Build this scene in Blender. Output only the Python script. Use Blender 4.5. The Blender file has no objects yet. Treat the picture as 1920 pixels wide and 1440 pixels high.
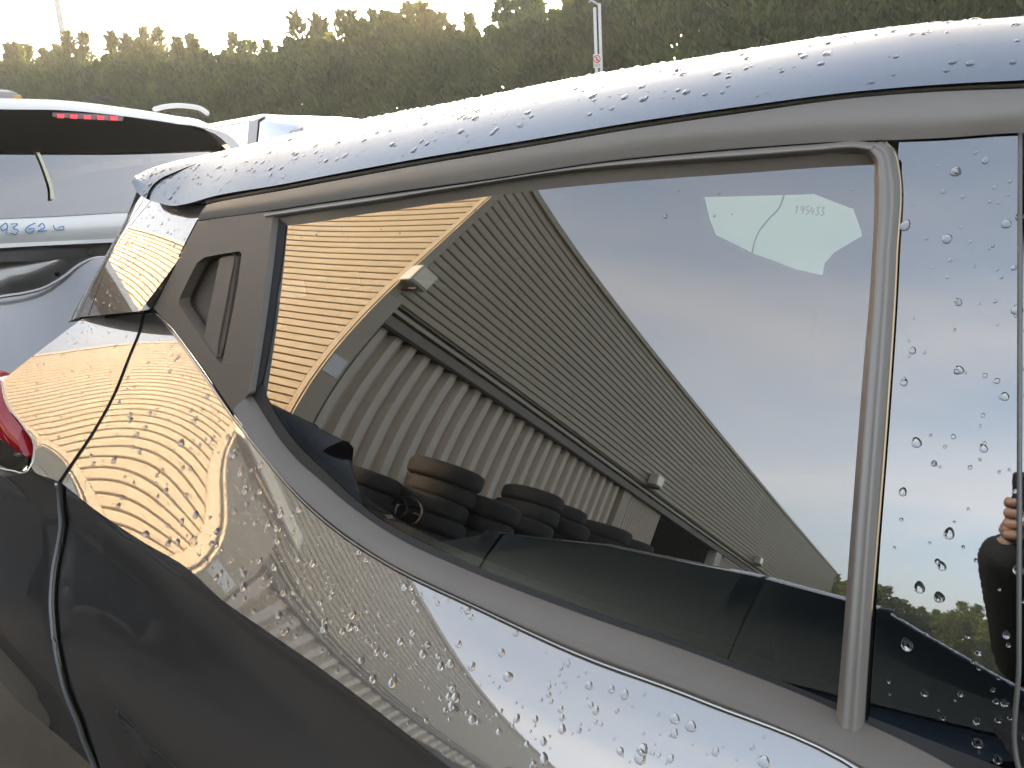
import bpy, bmesh, math, random
import numpy as np
from mathutils import Vector, Matrix
from mathutils.geometry import tessellate_polygon
R = math.radians
random.seed(7); rng = np.random.default_rng(7)
sc = bpy.context.scene
col = sc.collection

# ------------------------------------------------------------------ camera
CAM = np.array([0, 0, 1.42]); F = 1442.0
MC = np.array([[0.797193, -0.096995, 0.595882], [0.600699, 0.226117, -0.766832], [-0.06036, 0.969259, 0.238524]])
cd = bpy.data.cameras.new('camera'); cam = bpy.data.objects.new('camera', cd); col.objects.link(cam)
cd.sensor_width = 36; cd.lens = F / 1920 * 36; cd.clip_start = .01; cd.clip_end = 1500
mw = Matrix.Identity(4)
for i in range(3):
    for j in range(3): mw[i][j] = MC[i, j]
    mw[i][3] = CAM[i]
cam.matrix_world = mw
sc.camera = cam

# ------------------------------------------------------------------ light
SUN_AZ, SUN_EL = 36.0, 11.5          # degrees left of +Y, degrees up
sd = Vector((-math.sin(R(SUN_AZ)) * math.cos(R(SUN_EL)), math.cos(R(SUN_AZ)) * math.cos(R(SUN_EL)), math.sin(R(SUN_EL))))
sl = bpy.data.lights.new('sun', 'SUN'); sl.energy = 2.0; sl.angle = R(.53); sl.color = (1, .60, .25)
so = bpy.data.objects.new('sun', sl); col.objects.link(so); so.rotation_euler = sd.to_track_quat('Z', 'Y').to_euler()
so.location = (-8, 20, 12)
w = bpy.data.worlds.new('World'); sc.world = w; w.use_nodes = True
nt = w.node_tree; N = nt.nodes; L = nt.links
for n in list(N): N.remove(n)
sky = N.new('ShaderNodeTexSky'); sky.sky_type = 'NISHITA'; sky.sun_disc = False
sky.sun_elevation = R(SUN_EL); sky.sun_rotation = R(-SUN_AZ); sky.air_density = 1.0; sky.dust_density = 4.0; sky.ozone_density = 1.2
bg = N.new('ShaderNodeBackground'); bg.inputs[1].default_value = .12
tc = N.new('ShaderNodeTexCoord')
mp = N.new('ShaderNodeMapping'); mp.inputs['Scale'].default_value = (1.0, 1.0, 3.2); mp.inputs['Location'].default_value = (.7, .2, .35)
nz = N.new('ShaderNodeTexNoise'); nz.inputs['Scale'].default_value = 1.7; nz.inputs['Detail'].default_value = 6; nz.inputs['Roughness'].default_value = .5
nz.inputs['Distortion'].default_value = .25
cr = N.new('ShaderNodeValToRGB'); cr.color_ramp.elements[0].position = .36; cr.color_ramp.elements[1].position = .66
cr.color_ramp.elements[0].color = (0, 0, 0, 1); cr.color_ramp.elements[1].color = (.85, .85, .85, 1)
mx = N.new('ShaderNodeMix'); mx.data_type = 'RGBA'
mul = N.new('ShaderNodeMix'); mul.data_type = 'RGBA'; mul.blend_type = 'MULTIPLY'; mul.inputs[0].default_value = 1.0
# thin evening cloud: takes its brightness from the sky it hangs in, greyed and a little warm
hs = N.new('ShaderNodeHueSaturation'); hs.inputs['Saturation'].default_value = .18; hs.inputs['Value'].default_value = 1.32
mul.inputs[7].default_value = (1.07, 1.0, .95, 1)
hs0 = N.new('ShaderNodeHueSaturation'); hs0.inputs['Saturation'].default_value = .64; hs0.inputs['Value'].default_value = 1.12
L.new(tc.outputs['Generated'], mp.inputs[0]); L.new(mp.outputs[0], nz.inputs['Vector']); L.new(nz.outputs[0], cr.inputs[0])
L.new(sky.outputs[0], hs.inputs['Color']); L.new(hs.outputs[0], mul.inputs[6]); L.new(sky.outputs[0], hs0.inputs['Color'])
sx = N.new('ShaderNodeSeparateXYZ'); L.new(tc.outputs['Generated'], sx.inputs[0])
mrz = N.new('ShaderNodeMapRange'); mrz.inputs[1].default_value = .45; mrz.inputs[2].default_value = .85; mrz.inputs[3].default_value = 1.0; mrz.inputs[4].default_value = .35; L.new(sx.outputs[2], mrz.inputs[0])
mz = N.new('ShaderNodeMath'); mz.operation = 'MULTIPLY'; L.new(cr.outputs[0], mz.inputs[0]); L.new(mrz.outputs[0], mz.inputs[1]); L.new(mz.outputs[0], mx.inputs[0]); L.new(hs0.outputs[0], mx.inputs[6]); L.new(mul.outputs[2], mx.inputs[7])
L.new(mx.outputs[2], bg.inputs[0])
ow = N.new('ShaderNodeOutputWorld'); L.new(bg.outputs[0], ow.inputs[0])
sc.view_settings.view_transform = 'Standard'; sc.view_settings.look = 'None'; sc.view_settings.gamma = 1
sc.view_settings.exposure = 2.52
sc.view_settings.use_curve_mapping = False
sc.render.engine = 'CYCLES'
sc.cycles.max_bounces = 10; sc.cycles.glossy_bounces = 6; sc.cycles.transmission_bounces = 8; sc.cycles.transparent_max_bounces = 12
sc.cycles.caustics_reflective = False; sc.cycles.caustics_refractive = False; sc.cycles.sample_clamp_indirect = 6
sc.cycles.use_denoising = True

# ------------------------------------------------------------------ helpers
def pix(px, py):
    d = MC @ np.array([px - 960, -(py - 720), -F]); return d / np.linalg.norm(d)
PM = {(0, 1): 0.110963, (0, 2): 0.011553, (0, 3): 0.000139, (0, 4): 0.000446, (0, 5): -8.9e-05, (0, 6): 9e-05, (1, 1): -0.00583, (1, 2): -0.003607, (1, 3): -0.002441, (1, 4): 0.000428, (1, 5): 0.00035, (2, 0): -0.004002, (2, 1): -0.000454, (2, 2): 0.008678, (2, 3): -5.4e-05, (2, 4): -0.000593, (3, 0): 0.001342, (3, 1): 0.000196, (3, 2): 0.000844, (3, 3): 0.00049, (4, 0): 0.001243, (4, 1): -4.3e-05, (4, 2): -0.001362, (5, 0): -0.000106, (5, 1): -3.7e-05, (6, 0): 1.1e-05}
BM = {(0, 0): 0.568136, (0, 1): 0.161289, (0, 2): 0.004873, (0, 3): -0.007991, (0, 4): 0.013294, (0, 5): 0.001057, (0, 6): -0.00183, (1, 0): 0.062536, (1, 1): 0.095699, (1, 2): 0.047591, (1, 3): -0.021695, (1, 4): -0.003576, (1, 5): 0.002019, (2, 0): 0.007145, (2, 1): 0.050473, (2, 2): 0.045736, (2, 3): 0.001511, (2, 4): -0.004066, (3, 0): -0.000237, (3, 1): -0.078356, (3, 2): -0.017893, (3, 3): 0.007317, (4, 0): -0.061542, (4, 1): -0.022584, (4, 2): -0.011444, (5, 0): 0.014667, (5, 1): 0.021165, (6, 0): 0.020491}
def poly(co, x, z, x0, z0, sx, sz, base=0.):
    X = (x - x0) / sx; Z = (z - z0) / sz; y = base; yx = 0; yz = 0
    for (i, j), k in co.items():
        y += k * X**i * Z**j
        if i: yx += k * i * X**(i - 1) * Z**j / sx
        if j: yz += k * j * X**i * Z**(j - 1) / sz
    return y, yx, yz
def S(x, z):                       # side of the cabin: the windows and their frames
    xc = min(max(x, -1.15), .12); zc = min(max(z, .80), 1.56)
    y, yx, yz = poly(PM, xc, zc, -.35, 1.2, .45, .3, .68)
    k = .02 if x < xc else .05
    return y + yx * (x - xc) + k * (x - xc)**2 + yz * (z - zc)
def B(x, z):                       # flank of the body below the windows
    xc = min(max(x, -1.62), 0.); zc = min(max(z, .72), 1.30)
    y, yx, yz = poly(BM, xc, zc, -.85, 1.0, .7, .2)
    return y + yx * (x - xc) + (.1 if x > xc else 1.5) * (x - xc)**2 + yz * (z - zc)
def hit(fn, px, py, off=0.):
    d = pix(px, py); lo, f_lo = .3, None
    t = .3; prev = None
    for k in range(400):           # march, then bisect
        q = CAM + t * d; f = q[1] - (fn(q[0], q[2]) + off)
        if prev is not None and (f > 0) != (prev > 0):
            a, b = t - .01, t
            for _ in range(30):
                m = (a + b) / 2; qq = CAM + m * d; g = qq[1] - (fn(qq[0], qq[2]) + off)
                if (g > 0) == (prev > 0): a = m
                else: b = m
            q = CAM + a * d; return q
        prev = f; t += .01
    q = CAM + d * (.55 / max(d[1], .05)); return q
def xz(fn, pts, off=0.):
    out = []
    for p in pts:
        if len(p) == 3: out.append((p[1], p[2]))
        else: q = hit(fn, p[0], p[1], off); out.append((q[0], q[2]))
    return np.array(out)
def resample(P, n):
    P = np.asarray(P, float); s = np.r_[0, np.cumsum(np.linalg.norm(np.diff(P, axis=0), axis=1))]
    # smooth through the points
    t = np.linspace(0, s[-1], n)
    if len(P) < 3: return np.stack([np.interp(t, s, P[:, k]) for k in range(P.shape[1])], 1)
    out = []
    m = np.zeros_like(P)
    for i in range(len(P)):
        if i == 0: m[i] = (P[1] - P[0]) / (s[1] - s[0])
        elif i == len(P) - 1: m[i] = (P[-1] - P[-2]) / (s[-1] - s[-2])
        else:
            a = (P[i] - P[i - 1]) / (s[i] - s[i - 1]); b = (P[i + 1] - P[i]) / (s[i + 1] - s[i])
            wa = s[i + 1] - s[i]; wb = s[i] - s[i - 1]; m[i] = (a * wa + b * wb) / (wa + wb)
    for tt in t:
        i = min(max(np.searchsorted(s, tt) - 1, 0), len(P) - 2); h = s[i + 1] - s[i]; u = (tt - s[i]) / h
        out.append((2*u**3 - 3*u**2 + 1) * P[i] + (u**3 - 2*u**2 + u) * h * m[i] + (-2*u**3 + 3*u**2) * P[i + 1] + (u**3 - u**2) * h * m[i + 1])
    return np.array(out)

def empty(name, loc, label, cat, group=None, rz=0):
    o = bpy.data.objects.new(name, None); col.objects.link(o); o.location = loc; o.rotation_euler[2] = rz
    o['label'] = label; o['category'] = cat
    if group: o['group'] = group
    o.empty_display_size = .1
    return o
def tag(o, label=None, cat=None, group=None, kind=None):
    if label: o['label'] = label
    if cat: o['category'] = cat
    if group: o['group'] = group
    if kind: o['kind'] = kind
    return o
def mesh(name, V, Fc, mat, parent=None, smooth=True, world=True):
    me = bpy.data.meshes.new(name)
    V = np.asarray(V, float)
    used = sorted({i for f_ in Fc for i in f_})
    if len(used) < len(V): rm_ = {a: b for b, a in enumerate(used)}; V = V[used]; Fc = [tuple(rm_[i] for i in f_) for f_ in Fc]
    if parent is not None and world:
        pm = np.array(parent.matrix_world if parent.parent is None else parent.matrix_world)
        ml = Matrix.Translation(parent.location) @ parent.rotation_euler.to_matrix().to_4x4() if parent.parent is None else (Matrix.Translation(parent.parent.location) @ parent.parent.rotation_euler.to_matrix().to_4x4())
        inv = np.array(ml.inverted()); V = V @ inv[:3, :3].T + inv[:3, 3]
    me.from_pydata(V.tolist(), [], Fc)
    if smooth:
        me.polygons.foreach_set('use_smooth', [True] * len(me.polygons))
    me.materials.append(mat); me.update()
    o = bpy.data.objects.new(name, me); col.objects.link(o)
    if parent is not None: o.parent = parent
    return o
def gridfaces(nu, nv, off=0, flip=False):
    f = []
    for i in range(nu - 1):
        for j in range(nv - 1):
            a = off + i * nv + j; q = (a, a + nv, a + nv + 1, a + 1)
            f.append(q[::-1] if flip else q)
    return f
GR = {}
def grid(name, A, Bp, nu, nv, fn, off, mat, parent, th=.012, key=None, fna=None, left=None, right=None):
    """sheet between two outlines in (x,z) lying on y = fn(x,z) + off(u,v), with a turned-in rim"""
    oA, oB = (off(.5, 0.), off(.5, 1.)) if callable(off) else (off, off)
    A = resample(xz(fna or fn, A, oA), nu); Bq = resample(xz(fna or fn, Bp, oB), nu)
    V = np.zeros((nu, nv, 3))
    for i in range(nu):
        u = i / (nu - 1)
        for j in range(nv):
            v = j / (nv - 1); x, z = A[i] * (1 - v) + Bq[i] * v
            V[i, j] = (x, fn(x, z) + (off(u, v) if callable(off) else off), z)
    for side, pl0 in ((0, left), (1, right)):
        if pl0 is None: continue
        Lc_ = resample(xz(fna or fn, pl0), nv); i0 = 0 if side == 0 else nu - 1; dl = Lc_ - V[i0][:, [0, 2]]
        for i in range(nu):
            u = i / (nu - 1); w_ = max(0, 1 - (u if side == 0 else 1 - u) / (.12 if side == 0 else .5))**2
            if w_ > 0:
                for j in range(nv):
                    x = V[i, j, 0] + w_ * dl[j, 0]; z = V[i, j, 2] + w_ * dl[j, 1]; V[i, j] = (x, fn(x, z) + (off(u, j / (nv - 1)) if callable(off) else off), z)
    f = gridfaces(nu, nv)
    P = V.reshape(-1, 3)
    # orient towards -Y
    a, b, c = P[f[0][0]], P[f[0][1]], P[f[0][3]]
    if np.cross(b - a, c - a)[1] > 0: f = [q[::-1] for q in f]
    if key: GR[key] = V
    extra = [];
    if th:
        ring = [i * nv for i in range(nu)] + [(nu - 1) * nv + j for j in range(1, nv)] + [i * nv + nv - 1 for i in range(nu - 2, -1, -1)] + [j for j in range(nv - 2, 0, -1)]
        n0 = len(P); Q = np.r_[P, P[ring], P[ring] + [0, th, 0]]; m = len(ring)
        for k in range(m):
            k2 = (k + 1) % m; extra.append((n0 + k, n0 + k2, n0 + m + k2, n0 + m + k))
        P = Q
    return mesh(name, P, f + extra, mat, parent)
def sheet(name, outline, holes, fn, off, mat, parent, th=.01, fna=None, dense=8):
    """tessellated plate with holes on y = fn + off"""
    loops = []
    for lp in [outline] + holes:
        q = xz(fna or fn, lp, off); o = []
        for i in range(len(q)):
            a, b = q[i], q[(i + 1) % len(q)]
            for k in range(dense): o.append(a + (b - a) * k / dense)
        loops.append(np.array(o))
    tris = tessellate_polygon([[Vector((p[0], p[1], 0)) for p in lp] for lp in loops])
    P = np.concatenate(loops); V = np.array([(x, fn(x, z) + off, z) for x, z in P])
    f = []
    for t in tris:
        a, b, c = V[t[0]], V[t[1]], V[t[2]]
        f.append(t if np.cross(b - a, c - a)[1] < 0 else t[::-1])
    n = len(V); m0 = 0; W = [V]; nn = n
    for lp in loops:
        m = len(lp); W.append(V[m0:m0 + m]); W.append(V[m0:m0 + m] + [0, th, 0])
        for k in range(m): f.append((nn + k, nn + (k + 1) % m, nn + m + (k + 1) % m, nn + m + k))
        nn += 2 * m; m0 += m
    return mesh(name, np.concatenate(W), f, mat, parent, smooth=False)
def tube(name, P, r, mat, parent=None, seg=8, closed=False, n=None, cap=True):
    P = np.asarray(P, float)
    if n: P = resample(P, n)
    m = len(P); V = []; f = []
    rr = r if hasattr(r, '__len__') else [r] * m
    up = np.array([0, 0, 1.]); 
    for i in range(m):
        a = P[(i - 1) % m] if closed or i > 0 else P[i]; b = P[(i + 1) % m] if closed or i < m - 1 else P[i]
        t = b - a; t /= (np.linalg.norm(t) + 1e-9)
        u = np.cross(t, up)
        if np.linalg.norm(u) < .1: u = np.cross(t, [0, 1., 0])
        u /= np.linalg.norm(u); v = np.cross(u, t)
        for k in range(seg):
            an = 2 * math.pi * k / seg; V.append(P[i] + rr[i] * (math.cos(an) * u + math.sin(an) * v))
    for i in range(m if closed else m - 1):
        for k in range(seg):
            a = i * seg + k; b = i * seg + (k + 1) % seg; c = ((i + 1) % m) * seg + (k + 1) % seg; d = ((i + 1) % m) * seg + k
            f.append((a, b, c, d))
    if cap and not closed: f.append(tuple(range(seg))[::-1]); f.append(tuple((m - 1) * seg + k for k in range(seg)))
    return mesh(name, V, f, mat, parent)
def ribbon(name, pts, wpx, fn, off, mat, parent, n=60, closed=False):
    q = xz(fn, pts, off); q = resample(q, n); V = []
    for i in range(n):
        t = q[min(i + 1, n - 1)] - q[max(i - 1, 0)]; t /= np.linalg.norm(t) + 1e-9; nn = np.array([-t[1], t[0]])
        d = CAM - np.array([q[i][0], .6, q[i][1]]); w_ = wpx / F * np.linalg.norm(d) / 2
        for s in (-1, 1):
            x, z = q[i] + s * nn * w_; V.append((x, fn(x, z) + off, z))
    V = np.array(V); f = gridfaces(n, 2)
    a, b, c = V[f[0][0]], V[f[0][1]], V[f[0][3]]
    if np.cross(b - a, c - a)[1] > 0: f = [x[::-1] for x in f]
    return mesh(name, V, f, mat, parent)
def box(name, c, s, mat, parent=None, bev=0., rot=None, world=False):
    bm = bmesh.new(); bmesh.ops.create_cube(bm, size=1)
    for v in bm.verts: v.co = Vector((v.co.x * s[0], v.co.y * s[1], v.co.z * s[2]))
    if bev: bmesh.ops.bevel(bm, geom=list(bm.edges), offset=bev, segments=2, affect='EDGES', profile=.5)
    if rot is not None: bmesh.ops.transform(bm, matrix=rot.to_4x4(), verts=bm.verts)
    for v in bm.verts: v.co += Vector(c)
    me = bpy.data.meshes.new(name); bm.to_mesh(me); bm.free(); me.materials.append(mat)
    o = bpy.data.objects.new(name, me); col.objects.link(o)
    if parent: o.parent = parent
    return o

# ------------------------------------------------------------------ materials
def mat(name, colr=(.5, .5, .5), rough=.5, metal=0., spec=.5, coat=0., noise=0., nscale=20., bump=0., bscale=200., trans=0., emis=None, es=0., ior=1.5):
    m = bpy.data.materials.new(name); m.use_nodes = True; n = m.node_tree.nodes; l = m.node_tree.links
    b = n['Principled BSDF']; b.inputs['Base Color'].default_value = (*colr, 1); b.inputs['Roughness'].default_value = rough
    b.inputs['Metallic'].default_value = metal; b.inputs['Specular IOR Level'].default_value = spec; b.inputs['Coat Weight'].default_value = coat
    b.inputs['Coat Roughness'].default_value = .01; b.inputs['Transmission Weight'].default_value = trans; b.inputs['IOR'].default_value = ior
    if emis: b.inputs['Emission Color'].default_value = (*emis, 1); b.inputs['Emission Strength'].default_value = es
    tcn = n.new('ShaderNodeTexCoord')
    if noise:
        t = n.new('ShaderNodeTexNoise'); t.inputs['Scale'].default_value = nscale; t.inputs['Detail'].default_value = 5
        r = n.new('ShaderNodeMix'); r.data_type = 'RGBA'
        r.inputs[6].default_value = (*[max(0, c * (1 - noise)) for c in colr], 1); r.inputs[7].default_value = (*[min(1, c * (1 + noise)) for c in colr], 1)
        l.new(tcn.outputs['Object'], t.inputs['Vector']); l.new(t.outputs[0], r.inputs[0]); l.new(r.outputs[2], b.inputs['Base Color'])
        mr = n.new('ShaderNodeMapRange'); mr.inputs[3].default_value = rough * .8; mr.inputs[4].default_value = min(1, rough * 1.25)
        l.new(t.outputs[0], mr.inputs[0]); l.new(mr.outputs[0], b.inputs['Roughness'])
    if bump:
        t = n.new('ShaderNodeTexNoise'); t.inputs['Scale'].default_value = bscale; t.inputs['Detail'].default_value = 3
        bp = n.new('ShaderNodeBump'); bp.inputs['Strength'].default_value = bump; bp.inputs['Distance'].default_value = .002
        l.new(tcn.outputs['Object'], t.inputs['Vector']); l.new(t.outputs[0], bp.inputs['Height']); l.new(bp.outputs[0], b.inputs['Normal'])
    return m
def paint(name, flake, mirror, fac=.62, r2=.28, orange=.0022, edge=(1, 1, 1)):
    """metallic clear-coated car paint: a sharp coat reflection over a soft metallic flake"""
    m = bpy.data.materials.new(name); m.use_nodes = True; n = m.node_tree.nodes; l = m.node_tree.links
    n.remove(n['Principled BSDF']); out = n['Material Output']
    tcn = n.new('ShaderNodeTexCoord')
    t = n.new('ShaderNodeTexNoise'); t.inputs['Scale'].default_value = 260; t.inputs['Detail'].default_value = 1
    bp = n.new('ShaderNodeBump'); bp.inputs['Strength'].default_value = orange; bp.inputs['Distance'].default_value = .001
    l.new(tcn.outputs['Object'], t.inputs['Vector']); l.new(t.outputs[0], bp.inputs['Height'])
    g1 = n.new('ShaderNodeBsdfPrincipled'); g1.inputs['Base Color'].default_value = (*mirror, 1); g1.inputs['Specular Tint'].default_value = (*edge, 1); g1.inputs['Metallic'].default_value = 1; g1.inputs['Roughness'].default_value = .012
    l.new(bp.outputs[0], g1.inputs['Normal'])
    g2 = n.new('ShaderNodeBsdfPrincipled'); g2.inputs['Base Color'].default_value = (*flake, 1); g2.inputs['Metallic'].default_value = .8; g2.inputs['Roughness'].default_value = r2
    t2 = n.new('ShaderNodeTexNoise'); t2.inputs['Scale'].default_value = 3; t2.inputs['Detail'].default_value = 8
    mr = n.new('ShaderNodeMapRange'); mr.inputs[3].default_value = r2 * .85; mr.inputs[4].default_value = r2 * 1.2
    l.new(tcn.outputs['Object'], t2.inputs['Vector']); l.new(t2.outputs[0], mr.inputs[0]); l.new(mr.outputs[0], g2.inputs['Roughness'])
    ms = n.new('ShaderNodeMixShader'); ms.inputs[0].default_value = fac
    l.new(g2.outputs[0], ms.inputs[1]); l.new(g1.outputs[0], ms.inputs[2]); l.new(ms.outputs[0], out.inputs[0])
    return m
def glass(name, tint, ior=3.2, gloss=(1, 1, 1), dirt=0.):
    m = bpy.data.materials.new(name); m.use_nodes = True; n = m.node_tree.nodes; l = m.node_tree.links
    n.remove(n['Principled BSDF']); out = n['Material Output']
    g = n.new('ShaderNodeBsdfGlossy'); g.inputs['Roughness'].default_value = 0; g.inputs['Color'].default_value = (*gloss, 1)
    t = n.new('ShaderNodeBsdfTransparent'); t.inputs['Color'].default_value = (*tint, 1)
    fr = n.new('ShaderNodeFresnel'); fr.inputs['IOR'].default_value = ior
    ms = n.new('ShaderNodeMixShader'); l.new(fr.outputs[0], ms.inputs[0]); l.new(t.outputs[0], ms.inputs[1]); l.new(g.outputs[0], ms.inputs[2])
    last = ms
    if dirt:
        tcn = n.new('ShaderNodeTexCoord'); tx = n.new('ShaderNodeTexNoise'); tx.inputs['Scale'].default_value = 6; tx.inputs['Detail'].default_value = 7
        mr = n.new('ShaderNodeMapRange'); mr.inputs[1].default_value = .45; mr.inputs[2].default_value = .8; mr.inputs[3].default_value = 0.0; mr.inputs[4].default_value = dirt
        df = n.new('ShaderNodeBsdfDiffuse'); df.inputs['Color'].default_value = (.35, .33, .3, 1)
        m2 = n.new('ShaderNodeMixShader'); l.new(tcn.outputs['Object'], tx.inputs['Vector']); l.new(tx.outputs[0], mr.inputs[0]); l.new(mr.outputs[0], m2.inputs[0])
        l.new(ms.outputs[0], m2.inputs[1]); l.new(df.outputs[0], m2.inputs[2]); last = m2
    l.new(last.outputs[0], out.inputs[0]); return m
GREY = paint('grey metallic paint', (.52, .51, .50), (.54, .53, .51), .72, .38)
ROOFM = paint('sky-toned roof paint', (.34, .37, .41), (.22, .25, .29), .64, edge=(.42, .38, .33))  # the car's grey again, with its sky reflection toned into the colours
SILVER = paint('silver paint', (.30, .295, .29), (.5, .5, .5), .22, .32)
WHITE = mat('white car paint', (.72, .72, .70), .3, coat=1, noise=.04, nscale=3)
DARKCAR = paint('dark blue paint', (.003, .006, .010), (.022, .030, .040), .8)
BLACKCAR = paint('black paint', (.006, .007, .008), (.03, .034, .038), .8)
PLAST = mat('weathered black trim', (.17, .147, .12), .33, spec=.7, noise=.2, nscale=11)
PLAST2 = mat('textured black plastic', (.125, .10, .076), .42, spec=.6, noise=.2, nscale=30, bump=.5, bscale=1400)
TRIMGLOW = mat('satin window frame', (.235, .215, .19), .32, spec=.9, noise=.09, nscale=14)
RUBBER = mat('black rubber', (.018, .018, .017), .5, spec=.4, noise=.2, nscale=15)
GAP = mat('dark panel gap', (.006, .006, .006), .8, spec=.1)
GLASS = glass('privacy glass', (.22, .27, .245), 3.25, dirt=.012)
SUVG = glass('off-roader rear glass', (.02, .025, .025), 3.1, dirt=.03)
CLEARG = glass('clear side glass', (.8, .86, .82), 1.6)
CARGLASS = glass('tinted car glass', (.10, .12, .12), 2.6)
GLOSSB = paint('gloss black trim', (.008, .008, .008), (.31, .315, .32), .97, orange=.003)
NIGHTG = paint('dark glass', (.002, .004, .004), (.018, .022, .022), .9, .1)
WATER = mat('rain water', (1, 1, 1), 0., trans=1., ior=1.33)
REDL = mat('red lamp lens', (.32, .008, .012), .12, coat=1)
CHROME = mat('bright metal', (.75, .75, .75), .14, metal=1)
SEATM = mat('dark seat cloth', (.03, .03, .032), .9, bump=.4, bscale=500, noise=.2)
HEADL = mat('grey headlining', (.16, .155, .15), .95, noise=.08)
TYREM = mat('worn tyre rubber', (.011, .0105, .010), .75, noise=.3, nscale=8, bump=.5, bscale=60)
# ------------------------------------------------------------------ ground
def ground():
    m = mat('wet yard tarmac', (.050, .040, .028), .6, noise=.45, nscale=.9, bump=.7, bscale=90)
    V = []; xs = np.r_[-600, -200, np.linspace(-60, 60, 61), 200, 600]
    for x in xs:
        for y in xs: V.append((x, y, .02 * math.sin(x * .7) * math.cos(y * .5) - .03 if abs(x) < 60 and abs(y) < 60 else -.05))
    o = mesh('ground', V, gridfaces(len(xs), len(xs)), m); o['kind'] = 'structure'
    return o
ground()

# ------------------------------------------------------------------ warehouse
PX, PY = -6.0212, -3.3824; AL = R(-93.8225); BE = R(-93.8225 - 102.2141); HT = 7.0; HC = 4.43; LN = 33.2
uA = np.array([math.cos(AL), math.sin(AL), 0]); nA = np.array([.99777, -.06667, 0])
uB = np.array([math.cos(BE), math.sin(BE), 0]); nB = np.array([uB[1], -uB[0], 0]); nB = nB if nB[1] > 0 else -nB
CLAD = mat('cream steel cladding', (.41, .35, .235), .45, noise=.14, nscale=1.3, spec=.4)
TRIMC = mat('cream flashing', (.40, .345, .24), .45, noise=.06, nscale=1.5)
CORR = mat('corrugated sheet', (.60, .53, .43), .5, noise=.12, nscale=1.2)
SOFF = mat('brown soffit', (.20, .18, .15), .6, noise=.1, nscale=2)
DARK = mat('unlit interior', (.02, .02, .02), .9)
wh = empty('warehouse', (PX, PY, 0), 'long cream warehouse with horizontal cladding over a corrugated lower wall, mirrored in the car windows', 'warehouse')
def wp(u, n, s, o, z): return np.array([PX, PY, 0]) + u * s + n * o + np.array([0, 0, z])
def wbox(name, u, n, s0, s1, o0, o1, z0, z1, m, parent=wh):
    V = [wp(u, n, s, o, z) for s in (s0, s1) for o in (o0, o1) for z in (z0, z1)]
    return mesh(name, V, [(0, 1, 3, 2), (4, 6, 7, 5), (0, 4, 5, 1), (2, 3, 7, 6), (0, 2, 6, 4), (1, 5, 7, 3)], m, parent, smooth=False)
PITCH = .1285
def board_mesh(length, m):
    prof = [(-.02, .002), (.012, .002), (.022, .012), (.022, PITCH - .022), (.012, PITCH - .013), (-.02, PITCH - .013)]
    V = []; f = []
    for s in (0, length):
        for o, z in prof: V.append((s, o, z))
    k = len(prof)
    for i in range(k): j = (i + 1) % k; f.append((i, j, k + j, k + i))
    f.append(tuple(range(k))[::-1]); f.append(tuple(range(k, 2 * k)))
    me = bpy.data.meshes.new('cladding_board'); me.from_pydata([(a, b, c) for a, b, c in V], [], f); me.materials.append(m); return me
def put_board(me, u, n, s, z):
    o = bpy.data.objects.new('cladding_board', me); col.objects.link(o); o.parent = wh
    M3 = Matrix(((u[0], n[0], 0, u[0] * s), (u[1], n[1], 0, u[1] * s), (0, 0, 1, z), (0, 0, 0, 1))); o.matrix_local = M3
mA = board_mesh(LN - .22, CLAD)
nb = int(round((HT - HC) / PITCH))
for k in range(nb): put_board(mA, uA, nA, .17, HC + k * PITCH)
mA2 = board_mesh(LN - 22.0, CLAD)
for k in range(int(HC / PITCH)): put_board(mA2, uA, nA, 21.9, HC - (k + 1) * PITCH)
mB = board_mesh(24, CLAD)
for k in range(int(HT / PITCH)): put_board(mB, uB, nB, .09, HT - (k + 1) * PITCH)
wbox('corner_flashing', uA, nA, -.02, .30, -.1, .035, 0, HC + .02, TRIMC)
wbox('corner_flashing', uA, nA, -.02, .15, -.1, .036, HC + .022, HT + .05, TRIMC)
wbox('corner_flashing', uB, nB, .0, .075, -.1, .036, 0, HT + .05, TRIMC)
wbox('wall_backing', uA, nA, .02, LN, -.12, -.02, HC - .01, HT - .02, DARK)
wbox('wall_backing', uB, nB, .05, 24.2, -.12, -.02, 0, HT - .02, DARK)
wbox('roof_edge', uA, nA, -.04, LN + .04, -.2, .06, HT - .02, HT + .07, TRIMC)
wbox('roof_edge', uB, nB, .07, 24.2, -.2, .06, HT - .02, HT + .07, TRIMC)
wbox('end_flashing', uA, nA, LN - .04, LN + .04, -.1, .04, 0, HT + .03, TRIMC)
wbox('soffit', uA, nA, .31, 21.88, -.30, .0, HC - .03, HC - .005, SOFF)
wbox('header_rail', uA, nA, .31, 21.88, -.16, -.06, 4.12, 4.27, SOFF)
wbox('header_rail', uA, nA, .31, 21.88, -.10, -.02, 4.30, 4.36, TRIMC)
wbox('wall_lining', uA, nA, .30, 10.44, -.42, -.36, 0, HC, DARK)
def corr(name, s0, s1, pitch, depth, z1, o0=-.28):
    P = []
    k = 0; s = s0
    while s < s1 - 1e-6:
        for f_, d in ((0, 0), (.10, 1), (.50, 1), (.60, 0)): P.append((min(s + f_ * pitch, s1), o0 + d * depth))
        s += pitch
    P.append((s1, o0)); V = []
    for a, o in P:
        for z in (.02, z1): V.append(wp(uA, nA, a, o, z))
    return mesh(name, V, gridfaces(len(P), 2), CORR, wh, smooth=False)
for k in range(8): corr('corrugated_sheet', .5 + k * .96, .5 + (k + 1) * .96 - .004, .32, .11, 4.11)
for k in range(3): corr('corrugated_sheet', 8.55 + k * .63, 8.55 + (k + 1) * .63 - .004, .126, .05, 4.11, -.2)
wbox('door_post', uA, nA, 8.2, 8.5, -.3, -.13, 0, 4.115, TRIMC)
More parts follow.
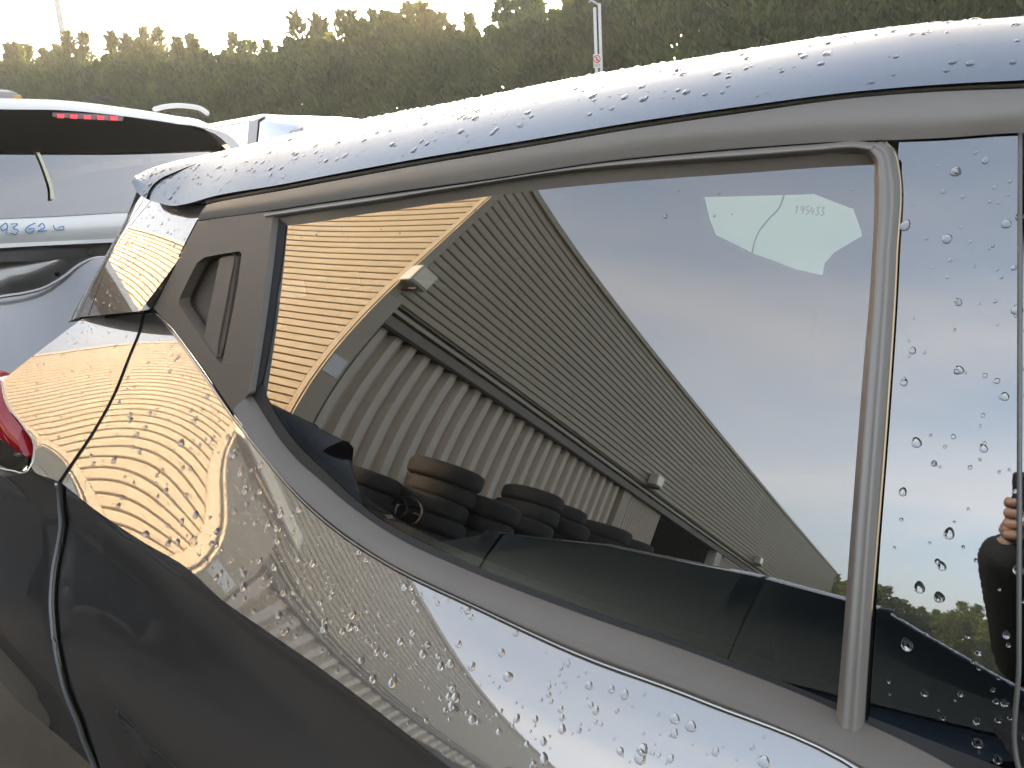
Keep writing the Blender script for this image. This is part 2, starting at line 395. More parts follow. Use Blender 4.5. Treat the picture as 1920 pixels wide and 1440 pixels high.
wbox('door_post', uA, nA, 14.8, 15.3, -.3, -.08, 0, 4.115, mat('pale door frame', (.62, .58, .5), .5, noise=.05))
for k in range(11): corr('corrugated_sheet', 15.35 + k * .59, 15.35 + (k + 1) * .59 - .004, .118, .04, 4.11, -.2)
wbox('interior_wall', uA, nA, 10.4, 15.2, -9, -8.9, 0, 5, DARK)
wbox('interior_wall', uA, nA, 10.30, 10.40, -8.9, -.33, 0, 5, DARK)
wbox('interior_wall', uA, nA, 15.3, 15.4, -8.9, -.33, 0, 5, DARK)
wbox('ceiling', uA, nA, 10.41, 15.29, -8.89, -.43, 4.9, 5, DARK)
wbox('interior_lamp', uA, nA, 12.2, 12.5, -2.6, -2.3, 3.95, 4.0, mat('lit bay lamp', (1, 1, 1), .5, emis=(1, .97, .9), es=3))
wbox('roof', uA, nA, -.0, LN, -9, -.21, HT - .3, HT - .22, SOFF)
wbox('patch_plate', uA, nA, .0, .26, .036, .042, 3.0, 3.3, mat('galvanised plate', (.6, .6, .6), .5, metal=.3))
def wall_light(s, z, k, label):
    c = wp(uA, nA, s, .12, z)
    e = empty('wall_light', tuple(c), label, 'light', 'floodlights on the warehouse wall', AL)
    box('housing', (0, 0, 0), (.30 * k, .16, .22 * k), mat('grey lamp housing', (.5, .5, .48), .4), e, .02)
    box('lens', (0, .085 if nA @ np.array([-math.sin(AL), math.cos(AL), 0]) > 0 else -.085, 0), (.25 * k, .01, .17 * k), mat('lamp lens', (.85, .75, .5), .2, coat=1), e, .003)
    box('bracket', (0, 0, -.15 * k), (.04, .22, .05), RUBBER, e, .005)
wall_light(.12, 4.80, 1.3, 'large square floodlight on the warehouse corner above the flashing')
wall_light(8.8, 4.62, 1.3, 'small floodlight over the end of the corrugated wall')
wall_light(18.3, 4.62, 1.3, 'floodlight beyond the dark doorway of the warehouse')

# ------------------------------------------------------------------ tyres
def tyre_mesh(Ro, Ri, wd):
    prof = [(Ri, -wd * .42), (Ri + .03, -wd * .5), (Ro - .05, -wd * .5), (Ro - .012, -wd * .40), (Ro, -wd * .25), (Ro, 0), (Ro, wd * .25), (Ro - .012, wd * .40), (Ro - .05, wd * .5), (Ri + .03, wd * .5), (Ri, wd * .42), (Ri + .02, 0)]
    n = 40; V = []; f = []
    for i in range(n):
        a = 2 * math.pi * i / n
        for j, (r, z) in enumerate(prof):
            rr = r - (.006 if (i % 2 and 3 < j < 7) else 0); V.append((rr * math.cos(a), rr * math.sin(a), z))
    k = len(prof)
    for i in range(n):
        for j in range(k): f.append((i * k + j, ((i + 1) % n) * k + j, ((i + 1) % n) * k + (j + 1) % k, i * k + (j + 1) % k))
    me = bpy.data.meshes.new('tyre'); me.from_pydata(V, [], f); me.polygons.foreach_set('use_smooth', [True] * len(f)); me.materials.append(TYREM); return me
TM = [tyre_mesh(.36, .21, .235), tyre_mesh(.335, .2, .215)]
def tyre_stack(x, y, n, where, lean=0):
    z = .0
    for k in range(n):
        top = k == n - 1
        lab = f'black tyre, {"topmost" if top else "lowest" if k == 0 else ["second","third","fourth","fifth","sixth","seventh","eighth","ninth","tenth","eleventh"][k-1] + " from the ground"} in the stack {where}'
        o = bpy.data.objects.new('tyre', TM[(k + int(x * 10)) % 2]); col.objects.link(o)
        h = .235 if (k + int(x * 10)) % 2 == 0 else .215
        o.location = (x + random.uniform(-.05, .05) + lean * k, y + random.uniform(-.06, .06), z + h / 2); z += h * .985
        o.rotation_euler = (random.uniform(-.04, .04), random.uniform(-.04, .04), random.uniform(0, 6))
        tag(o, lab, 'tyre', 'tyres stacked against the warehouse')
    return z
tyre_stack(-4.74, -4.36, 10, 'nearest the warehouse corner post')
zt = tyre_stack(-4.60, -4.95, 9, 'just right of the corner stack')
tyre_stack(-4.70, -5.75, 11, 'in the middle of the row')
tyre_stack(-4.75, -6.55, 11, 'right of the middle stack')
tyre_stack(-4.65, -7.45, 11, 'before the doorway')
tyre_stack(-4.78, -8.45, 11, 'closest to the dark doorway')
tyre_stack(-5.05, -3.75, 8, 'half hidden behind the black people carrier')
sw = empty('steering_wheel', (-4.62, -3.9, 1.46), 'black steering wheel dumped beside the tyres', 'steering wheel')
a_ = np.linspace(0, 2 * math.pi, 33)[:-1]
tube('rim', [(-4.62 + .17 * math.cos(a), -3.9, 1.46 + .17 * math.sin(a)) for a in a_], .016, RUBBER, sw, closed=True)
for an in (0, 2.1, 4.2): tube('spoke', [(-4.62, -3.9, 1.46), (-4.62 + .16 * math.cos(an), -3.9, 1.46 + .16 * math.sin(an))], .014, RUBBER, sw)
pl = box('pallet_rack', (-4.62, -3.9, .64), (.5, .3, 1.28), mat('rusty steel crate', (.045, .03, .02), .8, noise=.4), None, .01); tag(pl, 'rusty steel crate standing in front of the tyre stacks', 'crate')

# ------------------------------------------------------------------ generic cars
def wheel(parent, x, y, Rr=.33):
    t = bpy.data.objects.new('wheel', tyre_mesh(Rr, Rr * .64, .2)); col.objects.link(t); t.parent = parent; t.location = (x, y, Rr); t.rotation_euler = (R(90), 0, 0)
    bm = bmesh.new(); bmesh.ops.create_cone(bm, segments=20, radius1=Rr * .64, radius2=Rr * .5, depth=.14, cap_ends=True)
    for k in range(5):
        g = bmesh.ops.create_cube(bm, size=1)['verts']; bmesh.ops.scale(bm, vec=(Rr * .5, .04, .03), verts=g); bmesh.ops.translate(bm, vec=(Rr * .3, 0, .09), verts=g); bmesh.ops.rotate(bm, matrix=Matrix.Rotation(k * 2 * math.pi / 5, 3, 'Z'), verts=g)
    me = bpy.data.meshes.new('rim'); bm.to_mesh(me); bm.free(); me.materials.append(CHROME)
    r = bpy.data.objects.new('rim', me); col.objects.link(r); r.parent = t
def make_car(loc, rz, Lc, W, H, belt, stations, m, gl, label, roofm=None, group=None):
    """x forward; stations: (x fraction from rear, lower hull top z fraction of belt, cabin top z or None)"""
    e = empty('parked_car', loc, label, 'car', group, rz); hw = W / 2
    # lower hull
    sec = []
    for fx, zt_ in stations['hull']:
        x = (fx - .5) * Lc; tap = 1 - .10 * abs(2 * fx - 1)**4; z1 = zt_ * belt
        prof = [(hw * .90, .24), (hw * .985, .32), (hw * .99, .55 * z1 + .1), (hw * 1.0, .72 * z1 + .05), (hw * .965, z1 - .03), (hw * .90, z1), (0, z1 + .02)]
        prof = [(y * tap, z) for y, z in prof]; sec.append([(x, -y, z) for y, z in prof] + [(x, y, z) for y, z in prof[::-1][1:]])
    n = len(sec[0]); V = [p for s in sec for p in s]
    f = gridfaces(len(sec), n) + [tuple(range(n))[::-1], tuple((len(sec) - 1) * n + k for k in range(n))]
    hull = mesh('body', V, [q[::-1] for q in f], m, e, world=False)
    # cabin
    sec = []
    cb = stations['cabin']
    for fx, zt_ in cb:
        x = (fx - .5) * Lc; z1 = max(zt_ * H, belt + .005); k = (z1 - belt) / (H - belt); inn = .16 * k
        prof = [(hw * .90, belt - .02), (hw * .90 - inn * .45, belt + (z1 - belt) * .5), (hw * .90 - inn, belt + (z1 - belt) * .93), (hw * .90 - inn - .08 * k, belt + (z1 - belt) * .985), (0, z1)]
        sec.append([(x, -y, z) for y, z in prof] + [(x, y, z) for y, z in prof[::-1][1:]])
    n = len(sec[0]); V = [p for s in sec for p in s]; fa = gridfaces(len(sec), n)
    side = []; roof = []
    for i in range(len(sec) - 1):
        for j in range(n - 1):
            q = fa[i * (n - 1) + j][::-1]
            steep = abs(cb[i + 1][1] - cb[i][1]) * H / max(1e-3, (cb[i + 1][0] - cb[i][0]) * Lc)
            (roof if (2 <= j <= n - 4 and steep < .25) else side).append(q)
    mesh('cabin_glass', V, side, gl, e, world=False)
    mesh('roof', np.array(V) + [0, 0, .004], roof, roofm or m, e, world=False)
    # pillars along the cabin sides
    for s in (-1, 1):
        for i in stations['pillars']:
            p = [np.array(sec[i][k]) for k in (0, 1, 2, 3)] if s < 0 else [np.array(sec[i][n - 1 - k]) for k in (0, 1, 2, 3)]
            V2 = []
            for q in p:
                for dx in (-.045, .045): V2.append((q[0] + dx, q[1] + s * .006, q[2]))
            mesh('pillar', V2, gridfaces(4, 2), m if (i in (0, len(sec) - 1) or m is SILVER) else NIGHTG, e, world=False)
    for fx in (.17, .80):
        for s in (-1, 1): wheel(e, (fx - .5) * Lc, s * (hw - .07))
    for s in (-1, 1):
        box('headlight', (Lc * .49, s * hw * .7, belt * .72), (.06, .34, .12), CHROME, e, .02)
        box('tail_light', (-Lc * .49, s * hw * .72, belt * .85), (.06, .22, .2), REDL, e, .02)
        for fx in (.42, .62): box('door_handle', ((fx - .5) * Lc, s * (hw * .985 + .012), belt * .84), (.18, .03, .03), m, e, .01)
    box('front_bumper', (Lc * .495, 0, .42), (.16, W * .9, .26), m, e, .05); box('rear_bumper', (-Lc * .495, 0, .45), (.16, W * .9, .3), m, e, .05)
    return e
SEDAN = dict(hull=[(0, .86), (.03, 1.0), (.2, 1.02), (.6, 1.0), (.72, .98), (.9, .86), (.97, .74), (1, .6)],
             cabin=[(.10, .66), (.22, .93), (.34, .995), (.48, 1.0), (.58, .965), (.76, .66)], pillars=[1, 3, 4])
SUVP = dict(hull=[(0, .86), (.02, 1.0), (.2, 1.0), (.66, 1.0), (.74, .98), (.93, .86), (.98, .74), (1, .6)],
            cabin=[(.0, .60), (.055, .95), (.14, 1.0), (.40, 1.0), (.60, .96), (.78, .60)], pillars=[1, 2, 3, 4])
make_car((-.85, -2.3, 0), 0, 4.5, 1.76, 1.40, .92, SEDAN, DARKCAR, NIGHTG, 'dark blue saloon parked alongside, seen mirrored low in the side windows')
make_car((-5.62, -1.62, 0), R(183), 4.1, 1.75, 1.84, 1.15, SUVP, BLACKCAR, NIGHTG, 'black people carrier parked before the sunlit warehouse wall')
make_car((-5.85, 3.65, .02), R(181), 4.6, 1.86, 1.98, 1.25, SUVP, SILVER, SUVG, 'silver estate car parked beyond the white off-roader')

# ------------------------------------------------------------------ hedge
LEAF = bpy.data.materials.new('cypress leaf'); LEAF.use_nodes = True
def leafmat(m, c1, c2, tr=.35):
    n = m.node_tree.nodes; l = m.node_tree.links; n.remove(n['Principled BSDF']); out = n['Material Output']
    oi = n.new('ShaderNodeNewGeometry'); tcn = n.new('ShaderNodeTexCoord'); tx = n.new('ShaderNodeTexNoise'); tx.inputs['Scale'].default_value = 1.6; tx.inputs['Detail'].default_value = 3
    cr_ = n.new('ShaderNodeValToRGB'); cr_.color_ramp.elements[0].position = .3; cr_.color_ramp.elements[0].color = (*c1, 1); cr_.color_ramp.elements[1].position = .7; cr_.color_ramp.elements[1].color = (*c2, 1)
    ad = n.new('ShaderNodeMath'); ad.operation = 'MULTIPLY_ADD'; ad.inputs[1].default_value = .35; 
    l.new(tcn.outputs['Object'], tx.inputs['Vector']); l.new(oi.outputs['Random Per Island'], ad.inputs[0]); 
    sb = n.new('ShaderNodeMath'); sb.operation = 'SUBTRACT'; sb.inputs[1].default_value = .17; l.new(tx.outputs[0], sb.inputs[0]); l.new(sb.outputs[0], ad.inputs[2]); l.new(ad.outputs[0], cr_.inputs[0])
    d = n.new('ShaderNodeBsdfDiffuse'); t = n.new('ShaderNodeBsdfTranslucent'); ms = n.new('ShaderNodeMixShader'); ms.inputs[0].default_value = tr
    l.new(cr_.outputs[0], d.inputs[0])
    mm = n.new('ShaderNodeMix'); mm.data_type = 'RGBA'; mm.blend_type = 'MULTIPLY'; mm.inputs[0].default_value = 1; mm.inputs[7].default_value = (1.5, 1.35, .6, 1); l.new(cr_.outputs[0], mm.inputs[6])
    l.new(mm.outputs[2], t.inputs[0]); l.new(d.outputs[0], ms.inputs[1]); l.new(t.outputs[0], ms.inputs[2]); l.new(ms.outputs[0], out.inputs[0])
leafmat(LEAF, (.075, .112, .040), (.145, .195, .065), .44)
BARK = mat('bark', (.09, .065, .045), .9, noise=.3, nscale=12)
def crown_mesh(seed, H, Rm, n=12500):
    r = np.random.default_rng(seed)
    tips = [(r.uniform(-.55, .55), r.uniform(-.5, .5), H * r.uniform(1.0, 1.07)) for _ in range(3)] + [(r.uniform(-.7, .7), r.uniform(-.5, .5), H * r.uniform(.92, .98)) for _ in range(6)] + [(r.uniform(-.95, .95), r.uniform(-.7, .7), H * r.uniform(.86, .94)) for _ in range(8)]
    V = []; f = []
    # lumps on the face of the crown give it light and shade
    lumps = [(r.uniform(0, 2 * math.pi), r.uniform(.3, H * .9), r.uniform(.25, .5)) for _ in range(46)]
    for k in range(n):
        if k < n * .70:
            z = r.uniform(.15, H * .935); a = r.uniform(0, 2 * math.pi); rad = Rm * (1 - .55 * max(0, (z / H - .74) / .26)**2)
            b = sum(max(0, 1 - math.hypot((((a - la + math.pi) % (2 * math.pi)) - math.pi) * 1.1, (z - lz) / .8) / lr / 1.6) for la, lz, lr in lumps)
            rr = rad * (.72 + .30 * min(b, 1.1) + r.normal(0, .05)); 
            if k < n * .20: rr *= r.uniform(.25, .85)
            p = np.array([rr * math.cos(a), rr * math.sin(a), z]); out = np.array([math.cos(a), math.sin(a), 0])
        else:
            t = tips[r.integers(len(tips))]; h = r.uniform(0, 1)**1.3; zz = t[2] - h * H * .19; rad = .03 + h * .34; a = r.uniform(0, 2 * math.pi); rr = rad * math.sqrt(r.uniform(.1, 1))
            p = np.array([t[0] * (1 - .25 * h) + rr * math.cos(a), t[1] * (1 - .25 * h) + rr * math.sin(a), zz]); out = np.array([math.cos(a), math.sin(a), 0])
        d = out * r.uniform(.2, .8) + np.array([0, 0, 1.0]) + r.normal(0, .28, 3); d /= np.linalg.norm(d)
        s = np.cross(d, r.normal(0, 1, 3)); s /= np.linalg.norm(s); ln = r.uniform(.07, .21); wd = ln * r.uniform(.16, .30)
        b0 = len(V); m_ = p + d * ln * .55
        V += [p - d * ln * .35, m_ - s * wd, p + d * ln, m_ + s * wd]; f.append((b0, b0 + 1, b0 + 2, b0 + 3))
        c = np.cross(d, s); V += [p - d * ln * .2, p + d * ln * .3 - c * wd, p + d * ln * .8, p + d * ln * .3 + c * wd]; f.append((b0 + 4, b0 + 5, b0 + 6, b0 + 7))
    me = bpy.data.meshes.new('crown'); me.from_pydata([tuple(v) for v in V], [], f); me.materials.append(LEAF); return me
def trunk_mesh(H, r0):
    V = []; f = []; n = 8; ks = 7
    for i in range(ks):
        z = H * i / (ks - 1); rr = r0 * (1 - .85 * i / (ks - 1))
        for k in range(n): a = 2 * math.pi * k / n; V.append((rr * math.cos(a) + .05 * math.sin(i * 1.7), rr * math.sin(a), z))
    for i in range(ks - 1):
        for k in range(n): f.append((i * n + k, i * n + (k + 1) % n, (i + 1) * n + (k + 1) % n, (i + 1) * n + k))
    for b in range(10):    # limbs
        z = H * (.12 + .075 * b); a = b * 2.4; L_ = .7 * (1 - .06 * b); base = len(V)
        d = np.array([math.cos(a), math.sin(a), .9]) * L_; s = np.array([-math.sin(a), math.cos(a), 0]) * .02
        V += [(s[0], s[1], z), (-s[0], -s[1], z), (0, 0, z + .05), tuple(d + [0, 0, z])]; f += [(base, base + 1, base + 3), (base + 1, base + 2, base + 3), (base + 2, base, base + 3)]
    me = bpy.data.meshes.new('trunk'); me.from_pydata(V, [], f); me.materials.append(BARK); return me
CRN = [crown_mesh(s, 5.95, 1.0) for s in (1, 2, 3, 4, 5)]; TRK = trunk_mesh(5.2, .11)
def tree(name, x, y, s, sz, k, label, group, cat='tree'):
    e = empty(name, (x, y, -.03), label, cat, group, random.uniform(0, 6.28))
    c = bpy.data.objects.new('crown', CRN[k % 5]); col.objects.link(c); c.parent = e; c.scale = (s, s, sz)
    t = bpy.data.objects.new('trunk', TRK); col.objects.link(t); t.parent = e; t.scale = (1, 1, sz)
    return e
x = .6; k = 0; cyp = []
while x > -46:
    y = float(np.interp(x, [-40, -28, -22, -13, -9, 5], [9.6, 10.2, 10.4, 11.6, 12.1, 12.2])) + random.uniform(-.25, .25)
    cyp.append(tree('cypress_tree', x, y, random.uniform(.95, 1.12), float(np.interp(x, [-40, -28, -22, -13, -9, 5], [1.06, 1.02, .955, .835, .80, .80])) + .02 * math.sin(x * .9) + random.uniform(-.045, .04) , k, 'dark green cypress grown into the tall boundary hedge', 'cypress trees of the boundary hedge'))
    x -= random.uniform(1.12, 1.36); k += 1
# trees far behind, seen mirrored in the glass
for k in range(19):
    tree('broadleaf_tree', -24 + k * 1.9 + random.uniform(-.6, .6), -47 + random.uniform(-3, 3), 2.0, random.uniform(1.15, 1.4), k + 2, 'bushy green tree of the far row mirrored in the door glass', 'far trees mirrored in the glass')

# ------------------------------------------------------------------ lamp post and sign
GALV = mat('galvanised steel', (.42, .42, .41), .45, metal=.6, noise=.1)
def at_dist(px, py, d):
    r = pix(px, py); k = d / math.hypot(r[0], r[1]); return CAM + r * k
p = at_dist(135, 155, 24); lp = empty('lamp_post', (p[0], p[1], 0), 'tall thin street lamp post leaning above the hedge', 'lamp post')
tube('pole', [(p[0], p[1], 0), (p[0] + .0, p[1], 5), (p[0], p[1], 9.5)], [.11, .085, .06], GALV, lp, 10)
tube('arm', [(p[0], p[1], 9.4), (p[0] + .1, p[1] - .5, 9.8), (p[0] + .2, p[1] - 1.2, 9.9)], .035, GALV, lp)
box('lantern', (.2, -1.5, 9.9), (.25, .7, .12), GALV, lp, .03)
d_ = 10.9; pa = at_dist(1117, 80, d_); pb = at_dist(1126, 80, d_)
ts = at_dist(1117, 14, d_)[2]
sg = empty('sign_post', (pa[0], pa[1], 0), 'pair of slim steel poles carrying a small prohibition sign', 'sign post')
WGR = mat('pale grey pole', (.62, .62, .60), .5)
tube('pole', [(pa[0], pa[1], 0), (pa[0], pa[1], ts)], .020, WGR, sg); tube('pole', [(pb[0], pb[1], 0), (pb[0], pb[1], ts + .04)], .020, WGR, sg)
tube('cross_arm', [(pb[0], pb[1], ts + .02), ((pa[0] * 1.6 - pb[0] * .6), (pa[1] * 1.6 - pb[1] * .6), ts + .09), tuple(at_dist(1104, 4, d_))], .014, WGR, sg)
def quadat(name, cs, d, m, par, o=0):
    V = [at_dist(a, b, d - o) for a, b in cs]; V2 = [at_dist(a, b, d - o + .004) for a, b in cs]; n = len(cs)
    return mesh(name, V + V2, [tuple(range(n))] + [tuple(range(n, 2 * n))[::-1]] + [(i, i + n, (i + 1) % n + n, (i + 1) % n) for i in range(n)], m, par, smooth=False)
quadat('sign_plate', [(1112, 102), (1126, 101), (1127, 127), (1113, 128)], d_, mat('white sign face', (.8, .79, .75), .5), sg, .03)
cs = [(1119.3 + 6 * math.cos(a), 110.5 + 6.6 * math.sin(a)) for a in a_]
tube('red_ring', [at_dist(a, b, d_ - .04) for a, b in cs], .006, mat('sign red', (.7, .06, .05), .5), sg, 6, True)
tube('red_bar', [at_dist(1115.5, 106, d_ - .04), at_dist(1123, 115, d_ - .04)], .006, mat('sign red bar', (.7, .06, .05), .5), sg, 6)
tube('pictogram', [at_dist(1118.8, 107, d_ - .037), at_dist(1119.2, 114, d_ - .037)], .006, RUBBER, sg, 6)
quadat('text_panel', [(1114, 119), (1125.5, 118.6), (1126, 125), (1114.4, 125.6)], d_, mat('sign text panel', (.55, .6, .5), .5), sg, .036)

# ------------------------------------------------------------------ the grey car
car = empty('grey_hatchback', (-.4, 1.45, 0), 'wet grey hatchback filling the view, its black side window mirroring the warehouse', 'car')
RX = .9   # carries every line on past the right edge of the photograph
# -- quarter panel and door below the windows
beltL = [(437, 779), (500, 860), (560, 930), (640, 1000), (731, 1059), (900, 1141), (1087, 1227), (1320, 1314), (1609, 1440), ('w', .02, .905), ('w', RX, .885)]
crease = [(112, 904), (169, 949), (262, 1012), (356, 1069), (412, 1121), (487, 1174), (600, 1252), (720, 1342), (845, 1440), ('w', -.30, .825), ('w', RX, .80)]
SEAM = [(271, 589), (264, 618), (242, 672), (217, 735), (182, 800), (137, 868), (112, 904)]
edgeL = [(288, 588), (330, 628), (380, 697)]
grid('quarter_panel', [(271, 590), (288, 588), (305, 598), (330, 628), (380, 697)] + beltL, crease, 260, 60, B, lambda u, v: .008 * max(0, v - .72)**2, GREY, car, .02, 'quarter', left=SEAM)
grid('tail_panel', [(150, 601), (190, 595), (225, 590), (267, 587)], [(2, 716), (12, 760), (45, 803), (62, 842), (58, 868), (108, 902)], 60, 50, B, lambda u, v: .008 * max(0, v - .72)**2 * u, GREY, car, .05, 'tail', right=[(a - 3, b) for a, b in SEAM])
ribbon('panel_gap', [(a - 1.5, b) for a, b in SEAM], 6, B, -.0012, GAP, car)
q = xz(B, [(288, 588), (305, 598), (330, 628), (380, 697)] + beltL); q = resample(q, 120)
tube('panel_edge', [(a, B(a, b) - .001, b) for a, b in q], .0032, GREY, car)
q = xz(B, [(152, 601), (190, 595), (225, 590), (267, 587), (288, 588)]); q = resample(q, 40)
tube('panel_edge', [(a, B(a, b) + .002, b) for a, b in q], .003, GREY, car)
# -- below the crease: one undercut flank, split by the seam into side panel and rear bumper
cpts = list(map(tuple, xz(B, crease))); lft = xz(B, [(58, 886), (0, 896)])
zcx = np.array([(-2.3, lft[1][1] - .03)] + [tuple(lft[1]), tuple(lft[0])] + cpts); zcx = zcx[np.argsort(zcx[:, 0])]
def ZC(x): return float(np.interp(x, zcx[:, 0], zcx[:, 1]))
prof = np.array([(0, 0), (.006, .006), (.028, .030), (.050, .062), (.060, .100), (.056, .150), (.040, .205), (.020, .27), (.006, .34), (.004, .42), (.03, .52), (.06, .62), (.1, .8)])
prof = resample(prof, 120)
def FL(x, z):
    zc_ = ZC(x); d = max(0, zc_ - z); dy = float(np.interp(d, prof[:, 1], prof[:, 0])); k = 1 + .2 * math.sin(x * 2.2)
    k *= 1 - .35 * min(1, max(0, (-1.25 - x) / .25))
    return B(max(x, -1.5), zc_) + (.10 * (-1.5 - x)**2 if x < -1.5 else 0) + .0020 + dy * k
seam = [(112, 906), (117, 940), (119, 990), (108, 1050), (101, 1110), (104, 1180), (118, 1260), (145, 1340), (183, 1440), (230, 1560)]
sq = xz(FL, seam); sq = resample(sq, 80); sw_ = np.array([ZC(x) - z for x, z in sq])
def seamx(w_): o = np.argsort(sw_); return float(np.interp(w_, sw_[o], sq[o][:, 0]))
nj = 90; ni = 170
def flank(name, xl, xr, wmax, key):
    V = np.zeros((ni, nj, 3))
    for j in range(nj):
        for i in range(ni):
            x = None; w0_ = j / (nj - 1)
            a_x = xl(w0_ * .66) ; b_x = xr(w0_ * .66); x = a_x + (b_x - a_x) * i / (ni - 1)
            w_ = w0_ * .66; w_ = min(w_, wmax(x)); z = ZC(x) - w_ - .0005; V[i, j] = (x, FL(x, z), z)
    GR[key] = V; f = gridfaces(ni, nj); P = V.reshape(-1, 3); a, b, c = P[f[0][0]], P[f[0][1]], P[f[0][3]]
    if np.cross(b - a, c - a)[1] > 0: f = [t[::-1] for t in f]
    return mesh(name, P, f, GREY, car)
bl = xz(FL, [(0, 1295), (60, 1338), (120, 1388), (183, 1445)]); blw = np.array([(x, ZC(x) - z) for x, z in bl]); blw = blw[np.argsort(blw[:, 0])]
flank('flank_panel', lambda w_: seamx(w_), lambda w_: RX, lambda x: .66, 'flank')
flank('rear_bumper', lambda w_: -2.25, lambda w_: seamx(w_) - .002, lambda x: float(np.interp(x, blw[:, 0], blw[:, 1])), 'bumper')
wheel(car, -.82, -.76)
EDGEGLINT = paint('bumper edge glint', (.62, .66, .70), (.6, .62, .65), .25, .5)  # pale colour stands for the sky highlight along this edge
sp = np.array([(x, FL(x, z) - .001, z) for x, z in sq])
tube('bumper_edge_glint', sp + [-.001, -.004, 0], .0034, EDGEGLINT, car)
tube('panel_gap', sp + [.0075, .002, 0], .0028, GAP, car)
# -- pillar panel beside the hatch
pl_ = [(272, 368), (233, 430), (198, 505), (166, 592)]
pr_ = [(398, 372), (362, 436), (322, 512), (284, 580)]
grid('pillar_panel', pl_, pr_, 50, 40, S, lambda u, v: -.010 - .024 * u + .018 * (1 - u) + .004 * (1 - v)**2, GREY, car, .02, 'pillar')
grid('tailgate_edge', [(244, 362), (207, 455), (178, 525), (148, 602)], [(271, 368), (232, 430), (197, 505), (165, 593)], 50, 14, S, lambda u, v: -.006 - .024 * u + .018 * (1 - u) + .012 * (1 - v)**2, GREY, car, .03, 'gate')
ribbon('panel_gap', [(272, 366), (233, 430), (198, 505), (166, 592)], 2.2, lambda x, z: S(x, z) - .024 + .042 * min(1, max(0, (z - 1.245) / .205)) + .004, -.0115, GAP, car)
ribbon('panel_gap', [(150, 603), (176, 594), (212, 588), (250, 583), (288, 581)], 12, S, -.010, GAP, car)
q = resample(xz(S, [(243, 362), (206, 455), (176, 527), (147, 604)]), 40)
Vg = []
for a, b in q:
    for j in range(8):
        t = j / 7; Vg.append((a - .012 - .11 * math.sin(t * 3.14 / 2), S(a, b) + .034 + 1.55 * t**1.6, b + .012 * t))
mesh('rear_window_glass', Vg, gridfaces(40, 8), CARGLASS, car)
tube('glass_seal', [(a - .004, S(a, b) + .022, b) for a, b in q], .005, RUBBER, car)
# -- roof
gut = [(248, 342), (256, 359), (277, 374), (300, 381), (322, 386), (345, 383), (400, 368), (520, 347), (650, 322), (780, 298), (1000, 261), (1200, 227), (1400, 198), (1600, 172), (1800, 156), (1920, 150), ('w', .1, 1.486), ('w', RX, 1.46)]
sil = [(248, 341), (252, 332), (275, 319), (320, 304), (370, 293), (420, 282), (560, 247), (700, 219), (860, 190), (1100, 142), (1300, 110), (1500, 78), (1700, 50), (1900, 36)]
g3 = []
for a, b in resample(xz(S, gut, -.02), 200): g3.append((a, S(a, b) - .02, b))
g3 = np.array(g3)
s3 = []
for px, py in sil:
    o = .012 + .17 * min(1, max(0, (px - 248) / 420.))**.8; h = hit(S, px, py, o); s3.append(h)
s3 = np.array(s3); s3 = np.vstack([s3, [.1, s3[-1][1] + .006, s3[-1][2] + .004], [RX, s3[-1][1] + .06, s3[-1][2] - .03]])
s3 = resample(s3, 200)
# walk both curves at equal x
xs_ = np.r_[np.linspace(g3[0, 0], g3[0, 0] + .1, 30)[:-1], np.linspace(g3[0, 0] + .1, RX, 180)]
def at_x(C_, x):
    o = np.argsort(C_[:, 0]); return np.array([x, np.interp(x, C_[o, 0], C_[o, 1]), np.interp(x, C_[o, 0], C_[o, 2])])
NV = 40; V = np.zeros((200, NV + 8, 3))
for i in range(200):
    P0 = g3[i]; Ps = s3[i]
    al_ = s3[min(i + 1, 199)] - s3[max(i - 1, 0)]; al_ /= np.linalg.norm(al_)
    ry = Ps - CAM; ry /= np.linalg.norm(ry); T = ry - al_ * (ry[0] / al_[0]) if abs(al_[0]) > .2 else ry
    T = T / np.linalg.norm(T)
    if T[1] < 0: T = -T
    D = np.linalg.norm(Ps - P0)
    P1 = P0 + np.array([0, .62, .62]) * D * .46; P2 = Ps - T * D * .24
    for j in range(NV):
        t = j / (NV - 1); V[i, j] = (1 - t)**3 * P0 + 3 * (1 - t)**2 * t * P1 + 3 * (1 - t) * t * t * P2 + t**3 * Ps
    Tz = max(min(T[2] / max(T[1], .3), .12), 0)
    for j in range(8):
        t = (j + 1) / 8; V[i, NV + j] = Ps + np.array([0, (1.5 - Ps[1]) * t, Tz * (1.5 - Ps[1]) * (t - .62 * t * t) * .9])
GR['roof'] = V[:, :NV]
f = gridfaces(200, NV + 8); P = V.reshape(-1, 3)
mesh('roof', P, [t if 1 else t for t in f], ROOFM, car)
n0 = 200; Lp = [tuple(p) for p in V[:, 0]] + [(p[0], p[1] + .03, p[2] - .001) for p in V[:, 0]]
mesh('roof_lip', Lp, [(i, i + 1, n0 + i + 1, n0 + i) for i in range(n0 - 1)], GAP, car)
# other half of the roof, mirrored about the car's middle, closes the body
V2 = V.copy(); V2[:, :, 1] = 3.0 - V2[:, :, 1]; mesh('roof', V2.reshape(-1, 3), [t[::-1] for t in f], ROOFM, car)
# spoiler seam over the roof
def roofpt(px, py, o=0.):
    d = pix(px, py); best = None; Q = GR['roof'].reshape(-1, 3) - CAM
    t = Q @ d; e = np.linalg.norm(Q - t[:, None] * d, axis=1); k = np.argsort(e)[:3]; return CAM + d * (np.mean(t[k]) - o)
tube('panel_gap', resample(np.array([roofpt(a, b, .0016) for a, b in [(276, 372), (279, 362), (289, 347), (304, 335), (322, 327), (346, 317), (372, 308)]]), 30), .0018, GAP, car)
